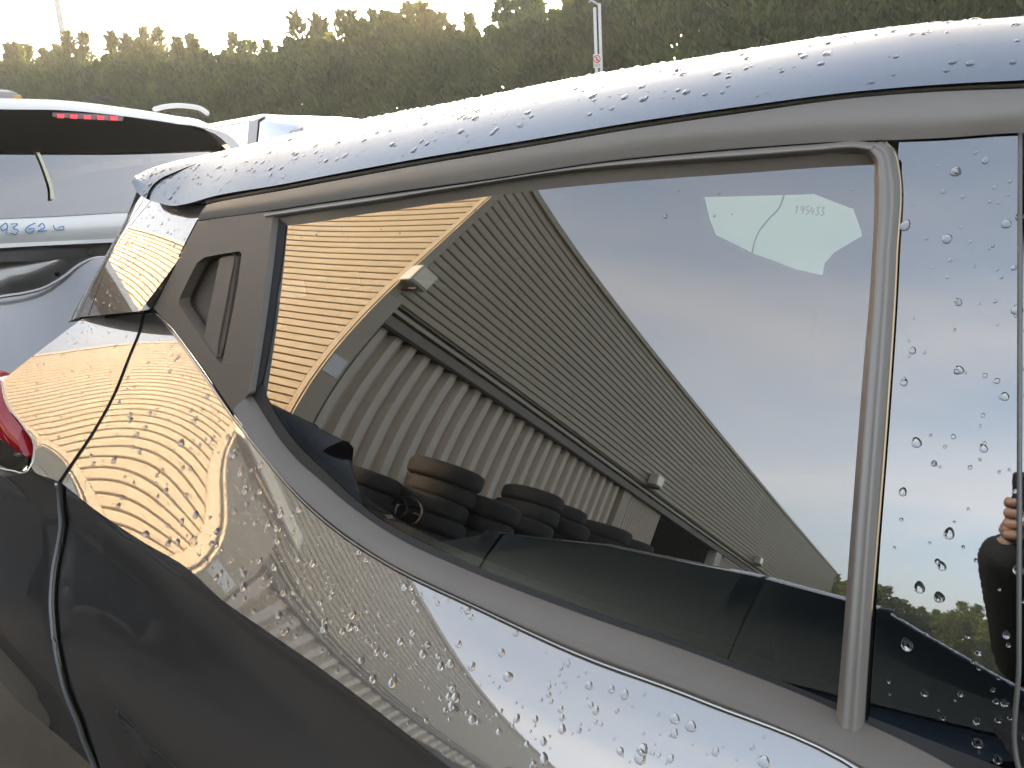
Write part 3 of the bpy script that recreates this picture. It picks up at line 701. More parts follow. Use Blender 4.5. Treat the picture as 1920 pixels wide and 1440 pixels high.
# gutter channel under the roof
gl_ = [(345, 386), (400, 372), (520, 350), (650, 326), (780, 302), (1000, 265), (1200, 231), (1400, 202), (1600, 176), (1800, 160), (1920, 155), ('w', .1, 1.478), ('w', RX, 1.452)]
gb_ = [(388, 384), (400, 381), (520, 359), (650, 335), (780, 311), (1000, 274), (1200, 240), (1400, 211), (1600, 184), (1800, 170), (1920, 166), ('w', .1, 1.468), ('w', RX, 1.442)]
grid('gutter', gl_, gb_, 160, 4, S, .004, GAP, car, 0)
gm_ = [(395, 378), (520, 355), (650, 331), (780, 307), (1000, 270), (1200, 236), (1400, 206), (1600, 180), (1800, 165), (1920, 160), ('w', .1, 1.473), ('w', RX, 1.447)]
q = resample(xz(S, gm_), 140); tube('gutter_strip', [(a, S(a, b) - .008, b) for a, b in q], .0026, PLAST, car)
# -- window frame
l1 = [(371, 414), (502, 395), (600, 380), (720, 362), (925, 334), (1150, 300), (1300, 285), (1420, 275), (1540, 267), (1655, 263)]
bandT = gb_
bandB = [(371, 413)] + l1[1:] + [(1760, 259), (1920, 249), ('w', .1, 1.405), ('w', RX, 1.375)]
grid('door_frame', bandT, bandB, 180, 14, S, lambda u, v: -.014 + .010 * v - .003 * math.sin(3.14 * v), TRIMGLOW, car, .004)
mT = [(506, 398), (600, 383), (720, 366), (925, 337), (1150, 303), (1300, 288), (1420, 278), (1540, 269), (1615, 264), (1650, 268)]
mB = [(512, 409), (600, 397), (700, 383), (870, 354), (1037, 328), (1230, 311), (1420, 299), (1540, 290), (1610, 286), (1632, 290)]
grid('window_moulding', mT, mB, 150, 12, S, lambda u, v: -.006 - .014 * math.sin(3.14 * min(1, v * 1.02))**.8, TRIMGLOW, car, .012)
sB = [(530, 430), (600, 422), (700, 404), (870, 381), (1037, 362), (1230, 345), (1420, 331), (1540, 322), (1640, 316)]
sT = [(512, 409), (600, 397), (700, 383), (870, 354), (1037, 328), (1230, 311), (1420, 299), (1540, 290), (1636, 288)]
grid('window_seal', sT, sB, 120, 10, S, lambda u, v: -.006 + .008 * v, PLAST, car, .006)
ribbon('panel_gap', [(371, 415), (502, 396.5), (600, 381.5), (720, 364.5), (925, 336), (1150, 302), (1300, 287), (1420, 277), (1540, 268.5), (1655, 264)], 3.2, S, -.0088, GAP, car, 120)
# divider between the two panes
dL = [(1622, 285), (1637, 302), (1639, 340), (1634, 500), (1618, 700), (1598, 960), (1580, 1200), (1567, 1352)]
dR = [(1652, 265), (1672, 277), (1683, 312), (1680, 480), (1662, 760), (1645, 980), (1630, 1200), (1619, 1366)]
grid('divider_bar', dL, dR, 120, 22, S, lambda u, v: -.008 - .010 * math.sin(3.14 * v)**.6 + .0012 * math.sin(v * 14), TRIMGLOW, car, .012)
ribbon('panel_gap', [(1685, 300), (1685, 330), (1681, 480), (1664, 760), (1647, 980), (1632, 1200), (1621, 1368)], 8, S, -.0035, GAP, car, 60)
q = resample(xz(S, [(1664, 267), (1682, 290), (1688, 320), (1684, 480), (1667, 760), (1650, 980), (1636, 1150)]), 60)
TRIMGLINT = mat('painted trim edge glint', (.55, .42, .26), .3, metal=.6)  # gold colour put in for a highlight on the divider edge
tube('trim_edge', [(a, S(a, b) - .006, b) for a, b in q], .0011, TRIMGLINT, car)
# -- glass
gT = [(520, 424), (600, 412), (700, 396), (870, 372), (1037, 352), (1230, 335), (1420, 321), (1540, 313), (1650, 305)]
gB = [(474, 722), (500, 780), (560, 872), (625, 935), (700, 995), (862, 1075), (1087, 1165), (1320, 1250), (1565, 1345)]
gB = [(470, 730), (510, 800), (560, 880), (600, 912), (656, 960), (750, 1022), (862, 1078), (1087, 1166), (1320, 1250), (1600, 1365)]
grid('rear_side_window', gT, gB, 200, 120, S, 0, GLASS, car, .004, 'glass')
grid('pillar_trim', [(1686, 262), (1760, 257), (1840, 252), (1912, 248)], [(1615, 1363), (1700, 1402), (1781, 1440), ('w', .006, .955)], 40, 120, S, -.001, GLOSSB, car, .004, 'gloss')
q = resample(xz(S, [(1914, 250), (1913, 500), (1912, 900), (1911, 1240), (1911, 1440), ('w', .010, .94)]), 60)
tube('trim_edge', [(a, S(a, b) - .003, b) for a, b in q], .0018, mat('dull trim edge', (.16, .16, .15), .35, metal=.3), car)
V = np.zeros((30, 30, 3))
for i in range(30):
    for j in range(30):
        x = -.018 + (RX - .05) * i / 29; z = .93 + (1.41 - .93) * j / 29 - .02 * i / 29; V[i, j] = (x, S(x, z) + .004, z)
mesh('front_side_window', V.reshape(-1, 3), gridfaces(30, 30), GLASS, car)
# -- belt moulding
bU = [(472, 740), (500, 785), (530, 830), (562, 866), (600, 899), (656, 947), (750, 1010), (862, 1062), (1087, 1149), (1320, 1231), (1565, 1329), (1781, 1434), ('w', .02, .94), ('w', RX, .915)]
bLo = [(441, 775), (478, 832), (515, 878), (560, 928), (600, 965), (655, 1008), (731, 1057), (900, 1139), (1087, 1225), (1320, 1312), (1609, 1437), ('w', .02, .908), ('w', RX, .888)]
def belt_y(x, z): return S(x, z)
grid('belt_moulding', bU, bLo, 220, 26, S, lambda u, v: -.004 - .030 * math.sin(3.14 * (v * .70))**.9 - .010 * max(0, v - .6), PLAST, car, .03)
grid('belt_seal', [(488, 716), (515, 775), (560, 838), (610, 886), (700, 966), (862, 1050), (1087, 1138), (1320, 1221), (1565, 1318), ('w', RX, .925)], bU, 200, 6, S, lambda u, v: -.001 - .004 * v, RUBBER, car, .004)
# -- handle panel with its recess and lever
rec = [(384, 482), (416, 476), (449, 471), (453, 476), (446, 530), (437, 580), (427, 630), (417, 678), (411, 680), (398, 665), (378, 636), (355, 602), (336, 572), (336, 560), (352, 526), (370, 492)]
hp = [(371, 415), (420, 408), (465, 402), (503, 397), (512, 402), (503, 480), (493, 560), (480, 650), (466, 737), (452, 758), (439, 776), (420, 748), (390, 702), (352, 652), (322, 612), (289, 579), (310, 536), (330, 498), (350, 455)]
sheet('handle_panel', hp, [rec], S, -.016, PLAST2, car, .02)
ribbon('panel_gap', [(371, 412), (350, 452), (322, 510), (300, 552), (286, 580), (296, 586), (318, 606), (352, 650), (392, 706), (438, 779)], 5, S, -.0135, GAP, car, 80)
rq = resample(np.vstack([xz(S, rec), xz(S, rec)[:1]]), 65)[:-1]
Vr = [(a, S(a, b) - .0155, b) for a, b in rq] + [(a * .92 + np.mean(rq[:, 0]) * .08, S(a, b) + .018, b * .92 + np.mean(rq[:, 1]) * .08) for a, b in rq]
n = len(rq); mesh('handle_recess', Vr, [(k, (k + 1) % n, n + (k + 1) % n, n + k) for k in range(n)] + [tuple(n + k for k in range(n))], PLAST2, car, smooth=False)
lev = [(412, 484), (428, 480), (443, 480), (445, 487), (438, 540), (429, 595), (420, 645), (413, 670), (407, 669), (395, 655), (382, 637), (390, 590), (400, 545)]
sheet('handle_lever', lev, [], S, -.011, PLAST2, car, .024)
bev = [(512, 400), (503, 480), (493, 560), (480, 650), (466, 740)]
bev2 = [(519, 406), (511, 480), (500, 560), (487, 650), (473, 738)]
grid('panel_bevel', bev, bev2, 60, 6, S, lambda u, v: -.017 + .010 * v * v, TRIMGLOW, car, .012)
grid('window_seal', bev2, [(536, 420), (527, 490), (517, 560), (506, 640), (491, 716)], 60, 6, S, lambda u, v: -.006 + .004 * v, RUBBER, car, .004)
# -- tail lamp
def yplane(k): return lambda x, z: k
lensv = [(-60, 690), (2, 716), (14, 764), (45, 805), (61, 843), (57, 862), (-60, 806)]
V = []; 
grid('tail_light', [(-60, 690), (-20, 704), (2, 717), (14, 764), (42, 804)], [(-60, 800), (-30, 806), (0, 822), (25, 842), (52, 858)], 30, 14, B, lambda u, v: .008 - .01 * math.sin(3.14 * v), REDL, car, .03, 'lamp')
grid('lamp_base', [(-60, 800), (-30, 806), (0, 822), (25, 842), (53, 859)], [(-60, 850), (-30, 862), (0, 872), (30, 885), (50, 882)], 30, 10, B, lambda u, v: .010 + .03 * v, mat('smoked lamp plastic', (.05, .04, .03), .15, coat=1), car, .03)
q = resample(xz(B, [(2, 714), (14, 762), (45, 803), (63, 842), (60, 866), (50, 884), (20, 884), (-40, 866)]), 60)
tube('lamp_trim', [(a, B(a, b) + .002, b) for a, b in q], .0025, GREY, car)
# -- cabin inside, far side wall with its window, seats
FY = 2.30
def inplane(px, py, y): d = pix(px, py); return CAM + d * (y / d[1])
opening = [(1308, 370), (1390, 368), (1470, 366), (1526, 364), (1600, 392), (1614, 430), (1622, 466), (1600, 500), (1530, 520), (1480, 508), (1400, 478), (1330, 443), (1318, 412)]
ip = np.array([inplane(a, b, FY) for a, b in opening]); outer = np.array([(-2.6, FY, .5), (1.4, FY, .5), (1.4, FY, 1.50), (-2.6, FY, 1.50)])
def hole_wall(name, out, hol, m, par, th=.05):
    loops = [out, hol]; tris = tessellate_polygon([[Vector((p[0], p[2], 0)) for p in lp] for lp in loops]); V = np.vstack(loops); n = len(V)
    V = np.vstack([V, V + [0, th, 0]]); f = list(tris) + [tuple(n + k for k in t[::-1]) for t in tris]
    m0 = len(out); mh = len(hol)
    for k in range(mh): f.append((m0 + k, m0 + (k + 1) % mh, n + m0 + (k + 1) % mh, n + m0 + k))
    return mesh(name, V, f, m, par, smooth=False)
INT = mat('dark door lining', (.02, .02, .02), .85, noise=.15)
hole_wall('far_door_lining', outer, ip, INT, car)
FARGLASS = bpy.data.materials.new('translucent far glass'); FARGLASS.use_nodes = True  # whitish, mostly translucent pane with a little clear see-through
n_ = FARGLASS.node_tree.nodes; l_ = FARGLASS.node_tree.links; n_.remove(n_['Principled BSDF'])
tr_ = n_.new('ShaderNodeBsdfTransparent'); tr_.inputs[0].default_value = (.75, .82, .78, 1); tl_ = n_.new('ShaderNodeBsdfTranslucent'); tl_.inputs[0].default_value = (.92, 1, .95, 1)
dd_ = n_.new('ShaderNodeBsdfDiffuse'); dd_.inputs[0].default_value = (.7, .8, .74, 1)
m1_ = n_.new('ShaderNodeMixShader'); m1_.inputs[0].default_value = .93; m2_ = n_.new('ShaderNodeMixShader'); m2_.inputs[0].default_value = .05
l_.new(tl_.outputs[0], m2_.inputs[1]); l_.new(dd_.outputs[0], m2_.inputs[2]); l_.new(tr_.outputs[0], m1_.inputs[1]); l_.new(m2_.outputs[0], m1_.inputs[2]); l_.new(m1_.outputs[0], n_['Material Output'].inputs[0])
mesh('far_side_window', np.vstack([ip, ip + [0, .004, 0]]) + [0, .052, 0], [tuple(range(len(ip))), tuple(range(len(ip), 2 * len(ip)))[::-1]], FARGLASS, car, smooth=False)
tube('hanging_wire', resample(np.array([inplane(a, b, FY + .03) for a, b in [(1470, 366), (1462, 388), (1440, 412), (1420, 440), (1411, 470), (1409, 490)]]), 20), .0024, RUBBER, car)
def strokes(name, st, plane, r, m, par):
    for s in st: tube(name, resample(np.array([plane(a, b) for a, b in s]), max(4, 5 * len(s))), r, m, par, 6)
DIG = {'1': [[(0, .3), (.4, 0), (.3, 1)]], '9': [[(.8, .1), (.3, 0), (.05, .3), (.4, .5), (.8, .2), (.75, .6), (.5, 1)]], '5': [[(.9, 0), (.3, 0), (.2, .4), (.7, .5), (.6, .95), (.1, 1)]],
       '4': [[(.3, 0), (.1, .6), (.9, .6)], [(.7, .3), (.6, 1)]], '3': [[(.1, .1), (.7, 0), (.4, .45), (.8, .7), (.5, 1), (0, .9)]], '6': [[(.7, 0), (.15, .5), (.2, .95), (.7, .9), (.8, .6), (.3, .55)]], '2': [[(.1, .2), (.5, 0), (.75, .25), (.1, .95), (.9, .95)]]}
def write(name, text, x, y, w_, h, dx, dy, plane, r, m, par, slant=0):
    for k, ch in enumerate(text):
        if ch in DIG: strokes(name, [[(x + k * dx + a * w_ - b * h * slant, y + k * dy + b * h) for a, b in s] for s in DIG[ch]], plane, r, m, par)
write('crayon_digit', '195433', 1492, 386, 8, 15, 9.6, .6, lambda a, b: inplane(a, b, FY + .045), .0016, mat('grey crayon', (.45, .5, .46), .8), car, .15)
def seat(px, py, y, sx, label=None):
    c = inplane(px, py, y)
    bm = bmesh.new(); bmesh.ops.create_cube(bm, size=1)
    bmesh.ops.subdivide_edges(bm, edges=list(bm.edges), cuts=3, use_grid_fill=True)
    for v in bm.verts:
        n2 = v.co.normalized() * .62; v.co = v.co.lerp(n2, .6)
    def add(name, off, s, rot=0):
        b2 = bm.copy()
        for v in b2.verts: v.co = Matrix.Rotation(rot, 3, 'Y') @ Vector((v.co.x * s[0], v.co.y * s[1], v.co.z * s[2])) + Vector(c) + Vector(off)
        me = bpy.data.meshes.new(name); b2.to_mesh(me); me.polygons.foreach_set('use_smooth', [True] * len(me.polygons)); me.materials.append(SEATM)
        o = bpy.data.objects.new(name, me); col.objects.link(o); o.parent = car; me.transform(Matrix.Translation(-car.location))
        b2.free()
    add('headrest', (0, 0, 0), (.14, .30, .24)); add('seat_back', (.05, 0, -.48), (.22, .56, .72), R(-12)); add('seat_cushion', (.3, 0, -.82), (.55, .56, .2))
seat(1672, 612, 1.15, .3); seat(1700, 545, 2.0, .3); seat(760, 640, 1.2, .3)
Vf = [(-1.9, .70, .5), (1.4, .62, .5), (1.4, 2.3, .5), (-1.9, 2.3, .5)]; mesh('cabin_floor', Vf, [(0, 1, 2, 3)], INT, car)
Vf = [(-1.45, .86, 1.455), (1.2, .84, 1.455), (1.2, 2.25, 1.455), (-1.45, 2.25, 1.455)]; mesh('headlining', Vf, [(0, 1, 2, 3)], HEADL, car)
# doors below the glass and the front of the car, carried on past the frame
V = [];
mesh('rear_panel', [(-1.9, 1.0, .35), (-1.9, 2.2, .35), (-1.62, 2.2, 1.2), (-1.62, .85, 1.2)], [(0, 1, 2, 3)], GREY, car)

# ------------------------------------------------------------------ rain drops
ic = bmesh.new(); bmesh.ops.create_icosphere(ic, subdivisions=2, radius=1); IV = np.array([v.co[:] for v in ic.verts]); IF = [tuple(v.index for v in f_.verts) for f_ in ic.faces]; ic.free()
def drops(key, n, par, rmin, rmax, dens=None, drag=(0, 0, -1.), el=1.35, flat=.33):
    G = GR[key]; nu, nv = G.shape[:2]; V = []; f = []; cnt = 0; tries = 0
    while cnt < n and tries < n * 40:
        tries += 1; u = rng.uniform(.01, .985); v = rng.uniform(.03, .96)
        if dens and rng.uniform() > dens(u, v): continue
        i = int(u * (nu - 1)); j = int(v * (nv - 1)); a, b = u * (nu - 1) - i, v * (nv - 1) - j
        p = (1 - a) * (1 - b) * G[i, j] + a * (1 - b) * G[i + 1, j] + (1 - a) * b * G[i, j + 1] + a * b * G[i + 1, j + 1]
        nn = np.cross(G[i + 1, j] - G[i, j], G[i, j + 1] - G[i, j]); nn /= np.linalg.norm(nn) + 1e-12
        if nn @ (CAM - p) < 0: nn = -nn
        t = np.array(drag) - nn * (nn @ np.array(drag)); t /= np.linalg.norm(t) + 1e-9; s = np.cross(nn, t)
        r = rmin + (rmax - rmin) * rng.uniform()**3.3; e = rng.uniform(1, el); ang = rng.normal(0, .35); t, s = t * math.cos(ang) + s * math.sin(ang), s * math.cos(ang) - t * math.sin(ang)
        for m_ in range(1 if rng.uniform() > .18 else 2):
            oo = (t * rng.uniform(-1, 1) + s * rng.uniform(-1, 1)) * r * .8 * m_; k = 1 if m_ == 0 else .6
            w_ = 1 + .25 * IV[:, 0:1]                            # pear shape, heavier at the lower end
            Q = p + oo + k * r * (e * IV[:, 0:1] * t + w_ * IV[:, 1:2] * s + flat * (IV[:, 2:3] + .25) * nn) + rng.normal(0, .02 * r, (1, 3))
            b0 = len(V) * len(IV); V.append(Q); f += [tuple(x + b0 for x in q_) for q_ in IF]
        cnt += 1
    if V: o = mesh('rain_drops', np.concatenate(V), f, WATER, par); o['kind'] = 'stuff'
def cl(u, v, k, s):  # loose clustering
    return .25 + .75 * (math.sin(u * k + s) * math.sin(v * k * .6 + 2 * s) > -.1)
drops('quarter', 1150, car, .0011, .0056, lambda u, v: cl(u, v, 19, 1.) * (1. if u < .75 else .25))
drops('tail', 110, car, .0010, .0028)
drops('pillar', 170, car, .0009, .0028, lambda u, v: (1 - .6 * v) * (1 - .5 * max(0, u - .5)))
drops('gate', 50, car, .0009, .0022)
drops('roof', 1000, car, .0012, .0050, lambda u, v: min(1, (1.15 - u) * 1.1) * (0 if (u > .93 or v > .9) else 1))
drops('gloss', 120, car, .0011, .0044, lambda u, v: .2 + .8 * u)
drops('glass', 26, car, .0009, .0024, lambda u, v: 1 if v < .10 else .012)
drops('flank', 300, car, .0008, .0020, lambda u, v: 1. if u < .35 else .2)
drops('bumper', 70, car, .0008, .0020)

# ------------------------------------------------------------------ white off-roader behind
suv = empty('white_offroader', (-5.1, .95, 0), 'white off-roader with a broken tailgate and blue crayon numbers under its rear window', 'car')
def SP(k=0., lean=.42):           # plane of its rear face: x = -2.25 - .25*(y-.75) - lean*(z-1.52) + k
    def f_(px, py):
        d = pix(px, py); o = CAM
        # x + .25 y + lean z = c
        c = -2.95 + .25 * .75 + lean * 1.52 + k
        t = (c - (o[0] + .25 * o[1] + lean * o[2])) / (d[0] + .25 * d[1] + lean * d[2]); return o + d * t
    return f_
def plate(name, pts, pl, m, par, th=.03, smooth=False, dense=1):
    V = np.array([pl(a, b) for a, b in pts]); 
    if dense > 1: V = resample(np.vstack([V, V[:1]]), len(V) * dense)[:-1]
    n = len(V); dv = np.array([-th, 0, 0])
    return mesh(name, np.vstack([V, V + dv, V]), [tuple(range(n))] + [tuple(range(n, 2 * n))[::-1]] + [(2 * n + i, 2 * n + (i + 1) % n, n + (i + 1) % n, n + i) for i in range(n)], m, par, smooth=smooth)
def pgrid(name, A, Bp, nu, nv, pl, m, par, bulge=None, key=None):
    def ext(L_):
        Q = np.array([pl(a, b) for a, b in L_])
        if L_[0][0] == -160: dy = Q[1][1] - .08; Q[0] = Q[1] + [.25 * dy, -dy, 0]
        return Q
    A = resample(ext(A), nu); Bq = resample(ext(Bp), nu); V = np.zeros((nu, nv, 3))
    for i in range(nu):
        for j in range(nv):
            u, v = i / (nu - 1), j / (nv - 1); V[i, j] = A[i] * (1 - v) + Bq[i] * v
            if bulge: V[i, j] += np.array([bulge(u, v), 0, 0])
    if key: GR[key] = V
    f = gridfaces(nu, nv); P = V.reshape(-1, 3); a, b, c = P[f[0][0]], P[f[0][1]], P[f[0][3]]
    if np.cross(b - a, c - a)[0] < 0: f = [t[::-1] for t in f]
    return mesh(name, P, f, m, par)
pgrid('rear_window', [(-160, 210), (0, 208), (120, 210), (240, 222), (330, 235), (385, 246), (408, 262), (436, 290)], [(-160, 412), (0, 410), (110, 405), (230, 398), (300, 394), (360, 384), (410, 360), (440, 310)], 60, 30, SP(), SUVG, suv, lambda u, v: .006 * math.sin(3.14 * v) - .10 * max(0, u - .7)**2 * 6, 'sw')
pgrid('window_band', [(-160, 207), (0, 205), (120, 207), (240, 219), (330, 232), (388, 243), (412, 258), (436, 280)], [(-160, 286), (0, 285), (130, 286), (240, 286), (330, 284), (390, 282), (415, 282), (437, 290)], 60, 10, SP(.008), mat('dark reflection band', (.002, .003, .003), .9, spec=.0), suv, lambda u, v: .006 * math.sin(3.14 * v * .4) - .10 * max(0, u - .7)**2 * 6 + .004)  # dark part of the glass reflection, painted as a matte black strip
pgrid('tailgate', [(-160, 411), (0, 410), (110, 405), (230, 398), (330, 392)], [(-160, 462), (0, 457), (110, 452), (220, 447), (330, 440)], 40, 8, SP(.02, .1), WHITE, suv, lambda u, v: .015 * math.sin(3.14 * v))
pgrid('tailgate_lip', [(-160, 462), (0, 457), (110, 452), (220, 447), (330, 440)], [(-160, 470), (0, 465), (110, 459), (220, 454), (330, 447)], 30, 4, SP(.03, .1), WHITE, suv)
pgrid('trim_strip', [(-160, 466), (0, 462), (110, 457), (220, 452), (330, 446)], [(-160, 494), (0, 492), (60, 490), (120, 486), (220, 478), (330, 470)], 30, 6, SP(-.03, .1), mat('wet black trim', (.02, .022, .02), .22, spec=.6, noise=.3), suv)
def crump(u, v): return .10 * math.exp(-((u - .55)**2 / .012 + (v - .45)**2 / .10)) - .09 * math.exp(-((u - .68)**2 / .006 + (v - .5)**2 / .12)) + .06 * math.sin(u * 17 + 3 * v) * math.sin(v * 4 + u * 3) * .6
pgrid('crumpled_tailgate', [(-160, 488), (0, 488), (100, 482), (250, 470)], [(-160, 760), (0, 740), (100, 720), (250, 700)], 80, 60, SP(-.06, .1), SILVER, suv, crump)
hc = SP(.06, .1)(106, 514)
tube('bolt_hole', [hc + [0, 0, 0], hc + [.012, 0, 0]], .0075, GAP, suv, 12)
# torn-off silver bumper cover leaning between the cars
bc = empty('bumper_cover', (-2.6, .55, 0), 'loose silver bumper cover with rain drops between the grey car and the off-roader', 'car part')
pgrid('cover_skin', [(-160, 600), (-60, 575), (0, 557), (40, 551), (80, 541), (115, 522), (150, 496), (175, 485), (215, 483)], [(-160, 1100), (-60, 1100), (0, 1080), (60, 1060), (110, 1040), (160, 1000), (200, 960), (230, 920), (260, 900)], 70, 50, SP(.14, .25), SILVER, bc,
      lambda u, v: .10 * math.sin(min(1, v * 1.6) * 3.14 * .5) - .22 * v * v + .03 * math.sin(u * 7 + v * 5), 'cover')
q = np.array([SP(.142, .25)(a, b) for a, b in [(-160, 600), (-60, 575), (0, 557), (40, 551), (80, 541), (115, 522), (150, 496), (175, 485), (215, 483)]]); tube('rolled_edge', resample(q, 50), .006, SILVER, bc)
drops('cover', 90, bc, .002, .0045)
# roof of the off-roader: from the edge over the rear window forwards
A = np.array([SP(.0)(a, b) for a, b in [(-220, 205), (0, 205), (120, 207), (240, 219), (330, 232), (388, 243), (414, 258), (438, 284)]]); A[0] = A[1] + [.25 * (A[1][1] - .10), -(A[1][1] - .10), 0]; A = resample(A, 50)
V = np.zeros((50, 24, 3))
for i in range(50):
    for j in range(24):
        t = j / 23; dome = .055 * math.sin(min(1, t * 1.5) * 3.14 / 2)
        V[i, j] = A[i] + np.array([-3.0 * t**1.6, -.0, dome * (1 - .85 * (i / 49)**4) + .035 * math.sin(min(1, t * 30) * 1.57)])
        V[i, j][2] = min(V[i, j][2], 2.2)
mesh('roof', V.reshape(-1, 3), gridfaces(50, 24), WHITE, suv)
# side, quarter pillar and lower body
c0 = A[0]; c1 = A[-1]
mesh('side_panel', [(c1[0], c1[1], c1[2]), (c1[0] - 3, c1[1] + .0, c1[2]), (c1[0] - 3.2, c1[1] + .12, 1.15), (c1[0] + .25, c1[1] + .12, 1.15), (c1[0] - 3.2, c1[1] + .14, .35), (c1[0] + .3, c1[1] + .14, .35)], [(0, 1, 2, 3), (3, 2, 4, 5)], WHITE, suv, smooth=False)
mesh('side_panel', [(-2.93, .08, 1.9), (-6.3, .08, 1.9), (-6.5, .02, 1.15), (-2.75, .02, 1.15), (-6.5, .02, .35), (-2.75, .02, .35)], [(0, 3, 2, 1), (3, 5, 4, 2)], WHITE, suv, smooth=False)
mesh('front_end', [(-6.3, .04, .4), (-6.3, 2.2, .4), (-6.3, 2.2, 1.8), (-6.3, .04, 1.8), (-7.5, .1, .4), (-7.5, 2.1, .4), (-7.4, 2.1, 1.15), (-7.4, .1, 1.2), (-6.3, .05, 1.25), (-6.3, 2.18, 1.25)], [(4, 5, 6, 7), (8, 7, 6, 9), (0, 4, 7, 8), (1, 9, 6, 5), (8, 9, 2, 3)], WHITE, suv, smooth=False)
for x_ in (-3.7, -6.5):
    for y_ in (.16, 1.95): wheel(suv, x_ + 5.1, y_ - .95, .37)
# quarter pillar: silver frame right of the rear glass
pq = [(388, 240), (410, 248), (432, 262), (450, 282), (470, 310), (452, 318), (438, 292), (420, 266), (402, 254), (386, 246)]
pgrid('quarter_pillar', [(380, 238), (410, 245), (436, 259), (456, 282), (476, 312)], [(386, 244), (404, 252), (422, 266), (438, 288), (452, 318)], 30, 5, SP(.02), SILVER, suv)
# high brake lamp
pgrid('brake_light', [(98, 211), (160, 213), (232, 218)], [(98, 219), (160, 223), (230, 227)], 20, 3, SP(.058), mat('dark red lamp cover', (.10, .004, .008), .15, coat=1), suv)
for k in range(5):
    x_ = 113 + k * 25; pgrid('brake_diode', [(x_ - 6, 214 + k), (x_ + 7, 214.6 + k)], [(x_ - 6, 221 + k), (x_ + 7, 221.6 + k)], 4, 3, SP(.062), mat('red diode', (.8, .03, .04), .3, emis=(1, .03, .05), es=.22), suv)
pgrid('paper_strip', [(46, 266), (52, 262), (60, 264), (72, 282), (82, 304), (92, 328), (99, 350), (103, 372)], [(46, 268), (54, 269), (62, 277), (70, 290), (78, 308), (86, 330), (93, 352), (95, 374)], 40, 3, SP(.013), mat('yellowed tape', (.55, .55, .40), .6, noise=.2, nscale=60), suv)
BLUE = mat('blue crayon', (.10, .28, .55), .7)
tp = SP(.045, .1)
for s in [[(-22, 420), (-8, 418), (-4, 430), (-16, 434), (-22, 424)], [(2, 424), (12, 419), (14, 427), (4, 431), (0, 425)], [(14, 422), (12, 440)], [(20, 420), (33, 420), (25, 428), (34, 432), (30, 439), (19, 437)], [(66, 418), (54, 424), (48, 433), (54, 437), (62, 434), (64, 429), (54, 429)], [(72, 424), (80, 419), (84, 424), (72, 433), (88, 432)], [(100, 422), (102, 428), (112, 431), (120, 429), (119, 425), (110, 427)]]:
    tube('crayon_mark', resample(np.array([tp(a, b) for a, b in s]), 24), .0020, BLUE, suv, 6)
# things lying on its roof
pr = SP(-.5); c = pr(185, 186)
rm = box('sponge_block', tuple(c), (.07, .07, .022), mat('grey foam', (.06, .055, .05), .8, noise=.3), None, .008); tag(rm, 'small dark block lying on the white roof of the off-roader', 'block')
c = SP(-.4)(4, 179); rb = box('crumpled_wrapper', tuple(c), (.09, .10, .04), mat('grey wrapper', (.28, .28, .27), .6, bump=.6, bscale=40), None, .015, Matrix.Rotation(.25, 3, 'Y')); tag(rb, 'crumpled grey wrapper on the roof at the left edge', 'wrapper')
rb2 = box('tape_scrap', (0, 0, 0), (.03, .035, .02), mat('ochre tape', (.55, .33, .08), .6), rb, .006); rb2.location = (c[0] + .03, c[1] + .04, c[2] - .008)
# silver car beyond: roof rail
q = np.array([at_dist(a, b, 4.3) for a, b in [(286, 206), (310, 200), (350, 199), (380, 206), (392, 216)]])
tube('roof_rail', resample(q, 30), np.r_[.005, .012 * np.ones(28), .005], WHITE, suv, 10)

# ------------------------------------------------------------------ the photographer
SKIN = mat('skin', (.42, .27, .20), .55, noise=.08, nscale=30); SKIN.node_tree.nodes['Principled BSDF'].inputs['Subsurface Weight'].default_value = .1
JACK = mat('dark jacket', (.018, .022, .022), .85, noise=.3, nscale=14, bump=.6, bscale=120); TROU = mat('dark trousers', (.025, .027, .035), .9, noise=.2)
def skin(name, verts, edges, rad, m, par, root=0, sub=2):
    me = bpy.data.meshes.new(name); loc = np.array(par.location); me.from_pydata([tuple(np.array(v) - loc) for v in verts], edges, []); me.materials.append(m)
    o = bpy.data.objects.new(name, me); col.objects.link(o); o.parent = par
    md = o.modifiers.new('skin', 'SKIN'); md.use_smooth_shade = True
    for i, r in enumerate(rad): me.skin_vertices[0].data[i].radius = (r, r) if not hasattr(r, '__len__') else r
    me.skin_vertices[0].data[root].use_root = True
    s = o.modifiers.new('sub', 'SUBSURF'); s.levels = sub; s.render_levels = sub
    return o
ppl = empty('person', (.22, -.62, 0), 'photographer in a dark jacket holding a phone, mirrored at the right edge of the glass', 'person')
def ensure_skin(me):
    if not me.skin_vertices: pass
rt = np.array([.797, .60, 0]); fw = np.array([-.6, .8, 0])
O = np.array([.22, -.62, 0])
def bd(r_, f_, z): return O + rt * r_ + fw * f_ + np.array([0, 0, z])
wl = np.array([-.080, -.120, 1.345]); el = np.array([-.015, -.42, 1.10]); wr = np.array([.13, -.05, 1.27]); er = np.array([.34, -.32, 1.08])
pts = [bd(0, 0, .95), bd(0, .0, 1.12), bd(0, .01, 1.33), bd(0, .02, 1.47), bd(0, .05, 1.58), bd(0, .06, 1.70),
       bd(-.19, 0, 1.43), el, wl, bd(.19, 0, 1.43), er, wr,
       bd(-.10, 0, .86), bd(-.12, .03, .48), bd(-.12, -.02, .08), bd(-.12, .12, .05), bd(.10, 0, .86), bd(.12, .03, .48), bd(.12, -.02, .08), bd(.12, .12, .05)]
